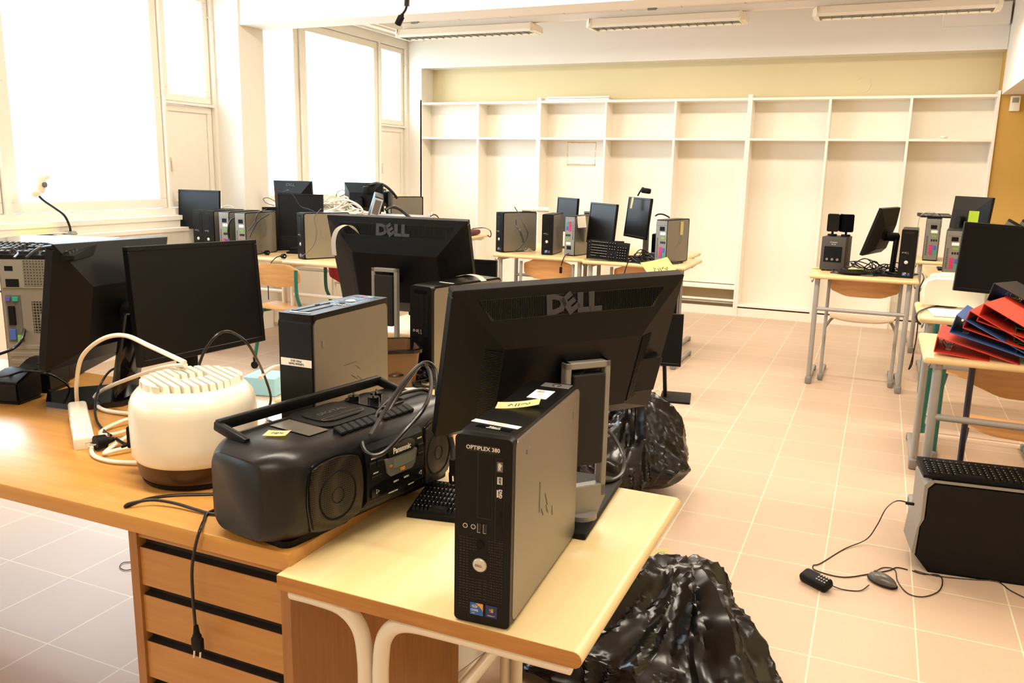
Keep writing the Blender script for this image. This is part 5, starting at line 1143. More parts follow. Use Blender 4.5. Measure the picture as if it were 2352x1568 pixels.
# ================================================================ RUBBISH SACKS ON THE FLOOR
M_bag = mat('black_bin_liner', '#0b0a0a', 0.24, noise_amt=0.1, spec=0.45)
def sack(label, c, rx, ry, h, peak, folds, seed, sub=6, lobes=()):
    b = B(); bmesh.ops.create_icosphere(b, subdivisions=sub, radius=1)
    so = Vector((seed*3.1, seed*1.7, seed*0.9)); px, py, pz, pr = peak
    for v in b.verts:
        n = v.co.normalized(); k = 1+0.25*noise.noise(n*1.3+so)
        p = Vector((n.x*rx*k, n.y*ry*k, (n.z*0.5+0.5)**0.8*h*(1+0.25*noise.noise(n*1.8+so*2))))
        up = max(0.0, min(1.0, (n.z+0.2)/0.8))
        for (lx, ly, lz, lr) in ((px, py, pz, pr),)+tuple(lobes):
            dx, dy = p.x-lx, p.y-ly; w = 1/(1+((dx*dx+dy*dy)/(lr*lr))**1.3)*up
            p.z += lz*w
        # long creases running down from the gathered peak
        dx, dy = p.x-px, p.y-py; dist = math.hypot(dx, dy); ph = math.atan2(dy, dx); run = dist+(1-up)*0.25
        cs, sn = math.cos(ph), math.sin(ph)
        q = Vector((cs*folds*0.26, sn*folds*0.26, run*2.2))+so
        q2 = Vector((cs*folds*0.7, sn*folds*0.7, run*4.0))+so*2
        amp = min(1, dist/0.10)
        d = amp*(0.036*max(0, 1-abs(noise.noise(q))*3.2)+0.014*max(0, 1-abs(noise.noise(q2))*3.2)+0.03*noise.noise(q*0.7))
        q3 = Vector((p.x*7, p.y*7, p.z*14))+so
        d += 0.004*max(0, 1-abs(noise.noise(q3))*3.0)
        p += Vector((n.x, n.y, max(0, n.z)*0.7)).normalized()*d
        p.z = max(0.002, p.z); v.co = p
    o = obj('rubbish_sack', b, M_bag, loc=c, angle=24); return tag(o, label, 'rubbish bag', None)
sack('large black rubbish sack on the floor below the right edge of the small birch table', (-0.50, 2.16, 0), 0.33, 0.24, 0.15, (0.10, 0.11, 0.17, 0.10), 9, 1, 6, ((-0.08, 0.06, 0.09, 0.10), (0.18, -0.02, 0.05, 0.08)))
sack('black rubbish sack slumped on the floor behind the small birch table', (-1.0, 3.52, 0), 0.29, 0.28, 0.27, (0.06, 0.02, 0.15, 0.15), 7, 2, 6, ((0.17, -0.06, 0.05, 0.08),))
sack('crumpled black rubbish sack under the front edge of the small birch table', (-1.06, 2.26, 0), 0.13, 0.17, 0.18, (0.02, 0, 0.08, 0.10), 6, 3, 5)

# ================================================================ FLOOR: MONITOR, TOWER, MICE, NOTE
pm = Vector((-1.20, 4.78, 0))
lcd('black monitor standing on the floor behind the big foreground monitor', (-1.235, 4.72, 0.47), math.radians(10), math.radians(-4), 0, 0.50, 0.31, (-1.22, 4.86, 0), math.radians(15), stand='black', back='plain', basesize=(0.30, 0.22))
lcd('second dark monitor on the floor, turned away, behind the sack', (-1.12, 5.2, 0.62), math.radians(100), 0, 0, 0.40, 0.27, (-1.10, 5.2, 0), math.radians(100), stand='black', back='plain')
cable('thin white lead on the floor near the floor monitor', [P(1490, 905, 0.004), P(1510, 895, 0.004), P(1520, 905, 0.004), P(1505, 922, 0.004), P(1485, 925, 0.004)], 0.003, M_wcable)
note('pale triangular paper note with a scribble lying on the floor tiles', P(1505, 1272, 0.001), 0.11, 0.08, (0, 0, 0.5), bend=0.004, ink=[(.2, .1, .2, .3), (.25, -.05, .15, -.5), (.32, .05, .1, 1.2)])

TX = P(2098, 1310, 0)
t = thing('black_tower_case', 'big black tower computer case standing on the floor at the right with silver edging', 'computer', (0.512, 3.352, 0), math.radians(6.5))
LL, WW, HH = 0.55, 0.20, 0.355
b = B(); pl = [(-LL/2+0.04, 0.0), (LL/2, 0.0), (LL/2, HH), (-LL/2+0.02, HH), (-LL/2, HH-0.03), (-LL/2, HH-0.13), (-LL/2-0.004, HH-0.15), (-LL/2-0.01, 0.06)]
prism(b, pl, -WW/2+0.006, WW/2-0.006, 'XZ'); obj('case_body', b, M_blackd, t, smooth=False)
b = B(); prism(b, [(-LL/2+0.05, 0.01), (LL/2-0.01, 0.01), (LL/2-0.01, HH-0.012), (-LL/2+0.03, HH-0.012), (-LL/2+0.009, HH-0.032), (-LL/2+0.009, HH-0.145), (-LL/2-0.003, HH-0.175), (-LL/2-0.006, 0.06)], -WW/2, -WW/2+0.006, 'XZ'); obj('side_panel', b, M_black, t, smooth=False)
b = B(); pl2 = [(-LL/2-0.024, 0.07), (-LL/2-0.016, HH-0.19), (-LL/2-0.006, HH-0.15), (-LL/2-0.008, HH-0.02), (-LL/2+0.012, HH+0.004), (-LL/2+0.026, HH-0.004), (-LL/2+0.004, HH-0.03), (-LL/2+0.004, HH-0.15), (-LL/2-0.008, HH-0.18), (-LL/2-0.012, 0.07)]
prism(b, pl2, -WW/2-0.001, WW/2+0.001, 'XZ'); obj('silver_front_edge', b, M_silverp, t, smooth=False)
b = B(); rbox(b, -LL/2+0.02, LL/2, -WW/2-0.001, -WW/2+0.005, HH-0.006, HH+0.003); obj('silver_top_strip', b, M_silverp, t, smooth=False)
b = B(); rbox(b, -LL/2+0.04, LL/2-0.03, -WW/2+0.01, WW/2-0.01, HH, HH+0.004); obj('top_panel', b, M_blackd, t, smooth=False)
kbp = P(2245, 1085, HH+0.03)
keyboard('black keyboard lying on top of the big floor tower case', (0.475, 3.345, HH+0.005), math.radians(6.5), w=0.50, d=0.17)
def mouse(label, loc, rz, m, wheelup=False, rot=None, s=1.0):
    t = thing('computer_mouse', label, 'mouse', loc, rz, None, rot)
    b = B(); ball(b, (0, 0, 0.012), (0.030*s, 0.055*s, 0.026*s), 24, 16)
    for v in b.verts:
        v.co.z = max(v.co.z, 0.001); v.co.x *= 1-0.15*max(0, -v.co.y/0.055)
    obj('mouse_body', b, m, t)
    b = B(); tube(b, [(0.031*s*math.cos(a*PI/12)*(0.98), 0.0555*s*math.sin(a*PI/12), 0.008) for a in range(24)], 0.0025, 6, 1, closed=True); obj('lower_rim', b, M_blackd, t)
    b = B(); cyl(b, (-0.003, 0.03*s, 0.033*s), (0.003, 0.03*s, 0.033*s), 0.006, 12); obj('scroll_wheel', b, M_grey, t)
    return t
m1 = P(1873, 1345, 0.0); m2 = P(2026, 1340, 0.0)
t = thing('ip_phone_handset', 'small black remote-like device with silver keys lying on the floor, left of the mouse', 'mouse', m1, math.radians(-35))
b = B(); box(b, (0, 0, 0.022), (0.115, 0.055, 0.036), 0.014, 3, rot=Euler((0.35, 0, 0))); obj('body', b, M_blackd, t)
t.name = 'computer_mouse'
b = B()
for i in range(4):
    for j in range(3): box(b, (0.012+0.011*i, -0.014+0.011*j, 0.041+0.004*(j-1)), (0.007, 0.006, 0.002), 0.0008, 1, rot=Euler((0.35, 0, 0)))
obj('keys', b, M_steel, t)
mouse('grey computer mouse lying on the floor tiles beside the big tower case', m2, math.radians(55), mat('dark_grey_plastic', '#55504b', 0.3))
G = 0.003
cable('thin black lead running from the floor tower plug down to the floor', [PY(2088, 1155, TX.y-0.0), PY(2060, 1150, TX.y-0.02), P(2035, 1168, 0.17), P(2015, 1205, 0.08), P(1990, 1238, 0.02), P(1940, 1260, G), P(1885, 1293, G), P(1868, 1298, G), P(1875, 1310, G), P(1935, 1325, G), P(1995, 1318, G), P(2040, 1310, G), P(2060, 1303, G), P(2085, 1308, G)], 0.0022, M_rubber, parts=[('connector', (lambda b: (box(b, PY(2090, 1156, TX.y), (0.03, 0.012, 0.010), 0.003), b)[1])(B()), M_blackd)])
cable('thin black lead between the two floor mice', [P(1908, 1343, 0.01), P(1935, 1353, G), P(1975, 1356, G), P(1996, 1343, 0.008)], 0.002, M_rubber)
cable('thin black lead looping in a wide oval beside the grey mouse', [P(2010, 1312, 0.006), P(2030, 1303, G), P(2055, 1308, G), P(2062, 1335, G), P(2085, 1362, G), P(2120, 1370, G), P(2155, 1358, G), P(2165, 1335, G), P(2155, 1320, G), P(2120, 1318, G), P(2095, 1310, G)], 0.002, M_rubber)
cable('thin black lead along the foot of the floor tower', [P(2100, 1309, G), P(2150, 1322, G), P(2230, 1330, G), P(2290, 1335, G), P(2320, 1355, G), P(2365, 1378, G)], 0.002, M_rubber)
cable('thin looped wire lying on the pale floor tiles left of the drawers', [P(300, 1290, G), P(282, 1292, G), P(275, 1302, G), P(288, 1309, G), P(305, 1306, G)], 0.0015, M_rubber)
# ================================================================ LEFT GROUP OF DESKS BY THE WINDOWS
HD = 0.77
GD = 'birch school desks by the windows'
def pz(px, py, z=HD): return P(px, py, z)
desk('leftmost front birch school desk of the window group, under the row of four computers', -4.80, -3.86, 4.78, 5.36, HD, GD, M_legw)
desk('front birch school desk at the right of the window group, under the upright computer', -3.845, -3.05, 4.72, 5.30, HD, GD, M_legw)
desk('second-row birch school desk of the window group, nearer the windows', -4.95, -4.14, 5.95, 6.50, HD, GD, M_legw)
desk('second-row birch school desk of the window group, away from the windows', -3.98, -3.15, 5.40, 5.95, HD, GD, M_legw)
desk('third-row birch school desk of the window group, under the printer', -4.12, -3.32, 5.97, 6.60, HD, GD, M_legw)
xe = P(1122, 537, HD)
desk('rearmost birch school desk of the window group, with cables and bags on it', xe.x-0.95, xe.x+0.02, 7.35, 7.93, HD, GD, M_legw)
# chairs under them
chair('wooden school chair with green tubes under the front window-group desk', P(660, 705, 0.44).x, P(660, 705, 0.44).y+0.05, PI, None, M_green, M_ply, M_ply, w=0.42, casters=True, bh=0.68)
c = P(775, 700, 0.44)
chair('school chair with green tubes and a red seat behind the loop-paper monitor', c.x+0.03, c.y+0.3, PI, None, M_green, M_red, M_red, w=0.42, casters=True, bh=0.66)
# monitor A (left), with screen to camera
def facing(px, py, py_bot, w, h, surf, rz, label, rx=-4, y=None, **k):
    """monitor whose panel top-left is near pixel (px,py): centre from its middle pixel at depth y"""
    c = PY(px, py, y); MT = Matrix.Rotation(rz, 4, 'Z'); back = MT @ Vector((0, 0.09, 0))
    base = (c.x+back.x, c.y+back.y, surf+0.0005)
    return lcd(label, c, rz, math.radians(rx), 0, w, h, base, rz, basesize=k.pop('basesize', (0.24, 0.18)), **k)
facing(456, 481, 0, 0.375, 0.305, HD, math.radians(8), 'square-ish dark monitor standing at the left of the row of four computers', y=5.10, soundbar=False, back='plain', stand='silver')
# row of four slim computers
gt = 'row of slim computers by the windows'
rowy = 5.02; zt4 = PY(458, 480, rowy).z
for k, (px, fr, lab) in enumerate(((459, True, 'first slim computer from the left in the row by the windows, front to the camera'), (482, True, 'second slim computer from the left in the row by the windows, front to the camera'), (517, False, 'third slim computer in the row by the windows, showing its ports'), (554, False, 'rightmost slim computer in the row by the windows, showing its ports and side'))):
    y = rowy-0.015*k; x = PY(px, 520, y-0.16).x
    tower(lab, (x+0.0, y, HD+0.001), math.radians(4) if fr else PI+math.radians(4))
cable('black lead hanging out of the third row computer', [PY(545, 500, 4.82), PY(530, 505, 4.80), PY(524, 530, 4.80), PY(528, 560, 4.82)], 0.006, M_rubber)
cable('black leads draped over the side of the rightmost row computer', [PY(612, 480, 4.95), PY(592, 490, 4.80), PY(585, 510, 4.78), PY(570, 530, 4.76)], 0.004, M_rubber)
cable('second black lead draped over the side of the rightmost row computer', [PY(618, 492, 4.95), PY(596, 505, 4.80), PY(580, 530, 4.78), PY(573, 545, 4.76)], 0.004, M_rubber)
cable('grey lead coiled on top of the row of four computers', [PY(508, 478, 5.05), PY(518, 473, 5.05), PY(530, 473, 5.05), PY(538, 478, 5.05)], 0.004, M_gcable)
# thin dark monitor edge-on, monitor B and its neighbour
facing(655, 525, 0, 0.34, 0.34, HD, math.radians(60), 'dark monitor seen almost edge-on between the computer row and the next monitor', y=5.32, back='plain')
facing(689, 497, 0, 0.36, 0.335, HD, math.radians(14), 'dark monitor with a cable over its top in the window group', y=5.14, rx=-2, back='plain', stand='silver')
c = PY(677, 455, 5.75)
lcd('black monitor turned its back to the camera behind the dark monitor of the window group', c, PI+math.radians(6), math.radians(-4), 0, 0.36, 0.29, (c.x, c.y-0.10, HD), 0.1, back='dell', logo=True, bulge=0.05)
cable('black lead drooping over the top of the dark monitor in the window group', [PY(650, 442, 4.95), PY(662, 437, 4.93), PY(675, 450, 4.93), PY(690, 473, 4.93), PY(710, 481, 4.93), PY(722, 486, 4.93)], 0.0035, M_rubber)
cable('thin dark lead loop beside the back-turned monitor of the window group', [PY(632, 462, 5.3), PY(615, 454, 5.3), PY(605, 457, 5.3), PY(612, 466, 5.3), PY(630, 472, 5.3)], 0.0035, M_grey)
# upright slim computer, side towards the camera
pa, pb_ = P(706, 597, HD), P(770, 594, HD)
tower('slim computer standing side-on on the desk edge in the window group', (-3.69, 5.02, HD+0.001), math.radians(-27), scale=(1.05, 1.05, 1.05))
cable('thin dark lead looping over the side-on computer in the window group', [PY(738, 479, 4.70), PY(722, 500, 4.70), PY(727, 530, 4.70), PY(722, 560, 4.72), PY(705, 580, 4.74), PY(690, 590, 4.76)], 0.0028, M_grey)
b = B(); box(b, (0, 0, 0.012), (0.12, 0.10, 0.024), 0.004, 1); o = obj('small_box', b, M_black, loc=P(685, 575, HD)+Vector((0, 0, 0.001)), rot=(0, 0, 0.4)); tag(o, 'small black box at the foot of the dark window-group monitor', 'box')
for k, (x1, y1, lab) in enumerate(((650, 588, 'black mains lead with two-pin plug hanging over the front desk edge'), (612, 580, 'black mains plug lying on the desk left of the other one'))):
    p = P(x1, y1, HD+0.02); d = Vector((0.9, -0.15, 0.05)); b1, c1 = plug_bm(p-d*0.03, d)
    pts = [p-d*0.03, P(x1-18, y1+5, HD+0.02), PY(x1-30, y1+22, 4.74), PY(x1-34, y1+60, 4.74), PY(x1-33, y1+100, 4.74)] if k == 0 else [p-d*0.03, P(x1-15, y1-2, HD+0.015), P(x1-40, y1-4, HD+0.01)]
    cable(lab, pts, 0.0035, M_rubber, name='mains_plug', cat='plug', parts=[('plug_body', b1, M_blackd), ('pins', c1, M_chrome)])
# printer / scanner and boxes, cable heap on them
t = thing('printer', 'low grey and black printer under the heap of white cables in the window group', 'printer', (-3.88, 6.35, HD), 0.1)
b = B(); box(b, (0, 0, 0.10), (0.46, 0.36, 0.20), 0.012, 2); obj('printer_body', b, M_black, t)
b = B(); box(b, (0, 0, 0.225), (0.47, 0.37, 0.05), 0.015, 2); obj('lid', b, mat('blue_grey_plastic', '#b7b8bd', 0.3), t)
b = B(); box(b, (-0.02, -0.17, 0.13), (0.36, 0.05, 0.03), 0.003, 1); obj('paper_slot', b, M_grey, t)
pc = PY(805, 485, 6.1)
t = thing('console_box', 'flat grey device under the white cables beside the printer', 'device', (pc.x-0.10, 6.0, HD+0.0), 0.1)
b = B(); box(b, (0, 0, 0.13), (0.34, 0.30, 0.26), 0.006, 2); obj('housing', b, M_silverp, t)
b = B(); box(b, (0, 0, 0.262), (0.30, 0.26, 0.006), 0.002, 1); obj('top_plate', b, M_lam, t)
zc = PY(800, 482, 6.0).z
tangle('big heap of white and grey network cables on the device beside the printer', (pc.x-0.10, 6.0, HD+0.265), 0.46, 0.36, 0.30, None, 18, 0.0055, 21, mats=[M_wcable, M_gcable, M_wcable, M_ivory])
cable('white cable arching down from the cable heap towards the printer', [PY(762, 465, 5.9), PY(790, 458, 5.9), PY(815, 466, 5.9), PY(830, 478, 5.9), PY(832, 487, 5.9), PY(815, 490, 5.9)], 0.008, M_wcable)
cable('white cable curling out of the left side of the cable heap', [PY(748, 478, 5.9), PY(765, 462, 5.9), PY(790, 452, 5.9), PY(800, 455, 5.9)], 0.007, M_wcable)
cable('thin loop of wire standing up from the cable heap', [PY(772, 452, 5.95), PY(776, 440, 5.95), PY(790, 437, 5.95), PY(792, 445, 5.95), PY(780, 452, 5.95)], 0.003, M_grey)
# slanted small device (radio alarm / projector remote stand)
c = PY(862, 478, 5.9)
t = thing('tilted_display', 'narrow silver and black display unit tilted on its side in the window group', 'device', (c.x, c.y, c.z), 0, None, (math.radians(12), math.radians(16), math.radians(38)))
b = B(); box(b, (0, 0, 0), (0.075, 0.17, 0.23), 0.008, 2); obj('housing', b, M_black, t)
b = B(); box(b, (0, -0.087, 0), (0.07, 0.006, 0.21), 0.002, 1); obj('silver_face', b, mat('pale_silver_face', '#aeb4c2', 0.25, metal=0.3), t)
b = B(); box(b, (-0.0, -0.0905, 0.03), (0.05, 0.002, 0.12), 0.001, 1); obj('display', b, M_grey, t)
b = B(); rbox(b, -0.09, 0.09, -0.08, 0.08, 0, c.z-0.115-HD, 0.006); o = obj('support_box', b, M_grey, loc=(c.x, c.y, HD+0.0005)); tag(o, 'dark box under the tilted display unit', 'box')
# far monitor back with camera arm, far rear computer
c = PY(838, 452, 6.6)
lcd('black monitor turned away near the far window, a camera perched on it', c, PI+math.radians(3), math.radians(-3), 0, 0.40, 0.26, (c.x, c.y-0.1, HD), 0.0, back='dell', bulge=0.05)
b = B(); box(b, PY(841, 437, 6.5), (0.06, 0.05, 0.07), 0.01); p0 = PY(841, 437, 6.5); bmesh.ops.translate(b, vec=-p0, verts=b.verts)
t = thing('document_camera', 'black gooseneck document camera arching over the far window-group desk', 'camera', p0)
obj('camera_head', b, M_blackd, t)
b = B(); tube(b, [PY(x, y, 6.5+i*0.05)-p0 for i, (x, y) in enumerate(((838, 430), (850, 424), (868, 421), (885, 427), (900, 440), (912, 455)))], 0.013, 8); obj('gooseneck', b, M_rubber, t)
gn = [PY(885, 482, 5.9), PY(900, 475, 5.95), PY(918, 480, 6.0), PY(936, 495, 6.0), PY(955, 512, 6.0)]
cable('thick black gooseneck arm arching in front of the far silver computer', gn, 0.014, M_rubber, cat='arm', name='gooseneck_arm')
pf = PY(914, 452, 7.35)
b = B(); rbox(b, -0.2, 0.2, -0.17, 0.17, 0, 0.2, 0.01); 
zf = PY(914, 452, 7.3).z-0.33
o = obj('storage_box', b, M_grey, loc=(PY(925, 500, 7.4).x, 7.45, HD+0.0005)); o.scale = (1, 1, max(0.05, (zf-HD)/0.2)); tag(o, 'dark box under the far silver computer by the windows', 'box')
tower('silver-sided slim computer with ports to the camera, farthest in the window group', (PY(927, 480, 7.35).x-0.02, 7.40, max(HD, zf)+0.003), PI+math.radians(-26), scale=(1.1, 1.1, 1.05))
note('lime green note lying on top of the far silver computer', PY(933, 450, 7.4)+Vector((0, 0, 0.012)), 0.14, 0.10, (0, 0, 0.1), M_lime)
for k, (x, y, s) in enumerate(((872, 453, 0.075), (889, 456, 0.065))):
    p = PY(x, y, 6.9); t = thing('desk_speaker', ('left' if k == 0 else 'right')+' one of two small black speakers behind the tilted display unit', 'speaker', (p.x, p.y, HD))
    h = p.z-HD; b = B(); box(b, (0, 0, h), (s*1.3, 0.1, s*2.2), 0.01); obj('speaker_body', b, M_blackg, t); b = B(); cyl(b, (0, 0, 0), (0, 0, h-s), 0.012, 10); cyl(b, (0, 0, 0), (0, 0, 0.012), 0.05, 20); obj('foot', b, M_blackd, t)
p = P(1005, 512, HD)
tangle('heap of white, grey and black cables on the rearmost window-group desk', (xe.x-0.56, 7.62, HD), 0.56, 0.40, 0.26, None, 20, 0.006, 31, mats=[M_wcable, M_gcable, M_rubber, M_wcable])
t = thing('laptop_bag', 'black and red laptop bag with cables on the rearmost window-group desk', 'bag', (xe.x-0.16, 7.62, HD), 0.1)
b = B(); box(b, (0, 0, 0.03), (0.32, 0.30, 0.05), 0.02, 3); obj('bag_body', b, mat('dark_red_fabric', '#5a1420', 0.7), t)
b = B(); ball(b, (-0.04, -0.02, 0.085), (0.13, 0.12, 0.045), 20, 12)
for v in b.verts: v.co += Vector((noise.noise(v.co*30), noise.noise(v.co*30+Vector((3, 0, 0))), noise.noise(v.co*30+Vector((0, 7, 0)))))*0.02
obj('strap_bundle', b, M_rubber, t)
b = B(); box(b, (0, 0, 0.012), (0.34, 0.24, 0.024), 0.005, 2); o = obj('laptop', b, M_silverp, loc=(xe.x-0.17, 7.42, HD+0.001)); tag(o, 'closed grey laptop at the right edge of the rearmost window-group desk', 'laptop')
cable('black lead looping over the edge of the rearmost window-group desk', [P(1085, 525, HD+0.02), P(1110, 523, HD+0.03), PY(1124, 528, 7.7), PY(1128, 536, 7.7), PY(1126, 544, 7.7), PY(1120, 540, 7.7)], 0.005, M_rubber)
# window ledge things: gooseneck webcam, papers
lz = 0.934; p0 = PX(163, 548, XW+0.09); p0.z = lz
t = thing('document_camera', 'white document camera on a tall curved gooseneck standing on the window ledge', 'camera', p0)
b = B(); cyl(b, (0, 0, 0), (0, 0, 0.02), 0.045, 20, 0.035); obj('foot', b, M_silverp, t)
X = p0.x+0.03
b = B(); tube(b, [Vector((0, 0, 0.01)), PX(160, 520, X)-p0, PX(148, 495, X)-p0, PX(125, 477, X)-p0, PX(100, 460, X)-p0, PX(88, 448, X)-p0], 0.008, 8); obj('gooseneck', b, M_rubber, t)
b = B(); ball(b, PX(80, 442, X)-p0, (0.03, 0.04, 0.03)); obj('ball_joint', b, M_ivory, t)
b = B(); c0 = PX(92, 422, X)-p0; box(b, c0, (0.05, 0.07, 0.12), 0.02, 3, rot=Euler((-0.25, 0, 0))); box(b, PX(104, 406, X)-p0, (0.04, 0.05, 0.03), 0.01); obj('camera_head', b, M_ivory, t)
b = B(); cyl(b, PX(95, 424, X)-p0+Vector((0.02, 0, 0)), PX(97, 424, X)-p0+Vector((0.035, 0, 0)), 0.017, 14); obj('lens', b, M_grey, t)
pg = PX(85, 530, XW+0.10)
t = thing('brochure', 'lime green and white brochure lying on the window ledge', 'brochure', (XW+0.10, pg.y, lz+0.006), 0, None, (0, math.radians(-8), 0))
b = B(); box(b, (0, 0, 0.004), (0.20, 0.30, 0.006)); obj('pages', b, M_paper, t, smooth=False)
b = B(); box(b, (-0.035, 0.02, 0.0085), (0.125, 0.25, 0.001)); obj('green_cover', b, M_lime, t, smooth=False)
b = B(); box(b, (-0.08, -0.135, 0.0085), (0.03, 0.03, 0.001)); obj('corner_mark', b, mat('pale_teal_print', '#7fb6b4', 0.6), t, smooth=False)

# ================================================================ CENTRE GROUP
GC = 'birch school desks in front of the shelves'
desk('left birch school desk of the centre group in front of the shelves', -2.83, -2.045, 6.06, 6.62, HD, GC)
desk('right birch school desk of the centre group in front of the shelves', -2.04, -1.25, 5.98, 6.60, HD, GC)
desk('rear left birch school desk of the centre group', -2.95, -2.20, 6.66, 7.2, HD, GC)
desk('rear right birch school desk of the centre group', -2.19, -1.38, 6.66, 7.2, HD, GC)
chair('wooden school chair with its back to the camera under the left centre desk', P(1290, 600, 0.70).x, 6.30, PI, None, M_legs, M_plyl, M_ply, w=0.44, bh=0.66)
chair('wooden school chair with its back to the camera under the right centre desk', -1.62, 6.30, PI, None, M_legs, M_plyl, M_ply, w=0.44, bh=0.66)
chair('wooden school chair behind the rear right centre desk', -1.75, 7.0, 0.2, None, M_legs, M_plyl, M_ply, w=0.42, bh=0.66)
tower('slim computer at the left end of the centre desks, its dark side towards the camera', (-2.735, 6.335, HD+0.001), math.radians(-29), scale=(1.0, 1.0, 1.03))
tower('slim computer facing the camera, second from the left on the centre desks', (-2.43, 6.37, HD+0.001), math.radians(7), scale=(1.0, 1.0, 1.02))
tower('slim computer showing its colourful ports, beside the papers on the centre desks', (-2.20, 6.41, HD+TH+0.001), 0, rot=(0, PI, PI+math.radians(-10)))
# this one stands upside down: ports swap ends
tower('slim computer showing its ports at the right end of the centre desks', (-1.42, 6.24, HD+0.001), PI+math.radians(-14), scale=(1.05, 1.0, 1.03))
tower('dark blue-fronted slim computer partly hidden behind the upright monitors of the centre group', (PY(1345, 510, 6.85).x, 6.95, HD+0.001), math.radians(20))
facing(1300, 493, 0, 0.36, 0.29, HD, math.radians(-42), 'dark monitor at the back left of the centre group', y=6.80, back='plain', rx=-3)
facing(1380, 514, 0, 0.42, 0.32, HD, math.radians(-44), 'upright monitor in the middle of the centre group, lit grey screen', y=6.25, back='plain', rx=-5, stand='silver')
facing(1462, 500, 0, 0.40, 0.31, HD, math.radians(-50), 'upright monitor at the right of the centre group with a webcam on top', y=6.32, back='plain', rx=-6, stand='silver')
note('yellow note stuck on the webcam-topped monitor of the centre group', PY(1452, 466, 6.31), 0.045, 0.085, (math.radians(80), 0, math.radians(-50)), bend=0.004)
p0 = PY(1484, 438, 6.3)
t = thing('webcam', 'small black webcam on a bent arm above the right centre monitor', 'webcam', p0)
b = B(); box(b, (0, 0, 0), (0.075, 0.04, 0.04), 0.012, 3, rot=Euler((0, 0.12, 0.2))); obj('camera_body', b, M_blackd, t)
b = B(); cyl(b, (0.01, -0.018, 0), (0.012, -0.03, -0.002), 0.012, 14); obj('lens', b, M_blackg, t)
b = B(); tube(b, [Vector((-0.02, 0, 0.022)), PY(1476, 431, 6.3)-p0, PY(1470, 440, 6.3)-p0, PY(1465, 449, 6.32)-p0], 0.006, 8, smooth=False); obj('arm', b, M_blackd, t)
b = B(); box(b, (0, 0, 0.06), (0.085, 0.09, 0.19), 0.008); o = obj('desk_speaker', b, M_blackd, loc=(PY(1510, 520, 6.45).x, 6.50, HD+0.036)); tag(o, 'black desk speaker behind the rightmost centre computer', 'speaker')
cable('black headset lead coiled on top of the centre group speaker', [PY(1505, 496, 6.48), PY(1512, 492, 6.48), PY(1522, 492, 6.48), PY(1532, 496, 6.48), PY(1538, 500, 6.48)], 0.006, M_rubber)
# keyboards leaning against the middle monitor
kp = PY(1400, 574, 6.05)
keyboard('black keyboard leaning upright against the middle centre monitor', (kp.x, kp.y-0.01, HD+0.075), 0, rot=(math.radians(72), math.radians(4), math.radians(10)), w=0.30, d=0.14)
keyboard('second black keyboard standing behind the leaning one on the centre desks', (kp.x-0.05, kp.y+0.055, HD+0.075), 0, rot=(math.radians(78), 0, math.radians(8)), w=0.28, d=0.14)
tangle('tangle of black leads on the right centre desk', (-1.60, 6.16, HD), 0.34, 0.26, 0.13, None, 12, 0.004, 41, mats=[M_rubber])
b = B(); box(b, (0, 0, 0), (0.05, 0.03, 0.05), 0.006); o = obj('blue_connector', b, M_blue, loc=P(1500, 596, HD)+Vector((0, 0, 0.03)), rot=(0, 0, 0.2)); tag(o, 'blue monitor cable connector among the black leads of the centre desks', 'connector')
b = B(); box(b, (0, 0, 0.012), (0.22, 0.15, 0.024), 0.008); o = obj('black_case', b, M_black, loc=P(1482, 600, HD)+Vector((0, 0.02, 0.001)), rot=(0, 0, 0.4)); tag(o, 'flat black device under the leads on the right centre desk', 'device')
note('white note lying on the desk edge between the two left centre computers', P(1263, 577, HD+0.012), 0.12, 0.08, (0.3, 0, -0.5), M_paper)
note('white note stuck on the side of the port-side computer in the centre group', PY(1334, 510, 6.25), 0.07, 0.09, (math.radians(75), 0, math.radians(60)), M_paper, bend=0.02)
note('pale note on the side of the rightmost centre computer', PY(1566, 524, 6.27), 0.045, 0.10, (math.radians(90), 0, math.radians(76)), M_note, bend=0.002)
b = B(); rr = lambda a: (0.02*math.cos(a), 0.02*math.sin(a))
cyl(b, (-0.11, 0, 0.02), (0.11, 0.03, 0.02), 0.02, 16); o = obj('paper_roll', b, M_paper, loc=(-2.61, 6.42, HD+TH*1.03+0.001), rot=(0, 0, 0.3)); tag(o, 'white roll of paper on top of the leftmost centre computer', 'paper')
hx = P(1205, 576, HD)
cable('black lead sprawling up the side of the leftmost centre computer', [PY(1182, 475, 6.12), PY(1195, 497, 6.10), PY(1203, 515, 6.08), PY(1212, 535, 6.08), PY(1205, 555, 6.08), PY(1190, 572, 6.08), PY(1180, 578, 6.10)], 0.004, M_rubber)
cable('second black lead crossed over the leftmost centre computer', [PY(1184, 505, 6.10), PY(1186, 520, 6.09), PY(1194, 530, 6.08), PY(1200, 548, 6.08), PY(1203, 558, 6.08)], 0.006, M_rubber)
cable('black lead with a connector hanging over the left centre desk edge', [P(1345, 572, HD+0.01), P(1325, 570, HD+0.03), P(1308, 580, HD+0.02), PY(1296, 590, 6.04), PY(1289, 610, 6.04)], 0.0045, M_rubber, parts=[('connector', (lambda b: (box(b, PY(1288, 620, 6.04), (0.02, 0.016, 0.05), 0.004), b)[1])(B()), M_blackd)])
cable('black lead hanging down in front of the right centre desk', [P(1455, 590, HD+0.04), P(1445, 597, HD+0.02), PY(1440, 608, 5.95), PY(1434, 628, 5.95), PY(1433, 650, 5.95)], 0.004, M_rubber)
tangle('pale knot of leads beside the second centre computer', P(1207, 577, HD), 0.09, 0.08, 0.06, None, 5, 0.003, 51, mats=[M_gcable])

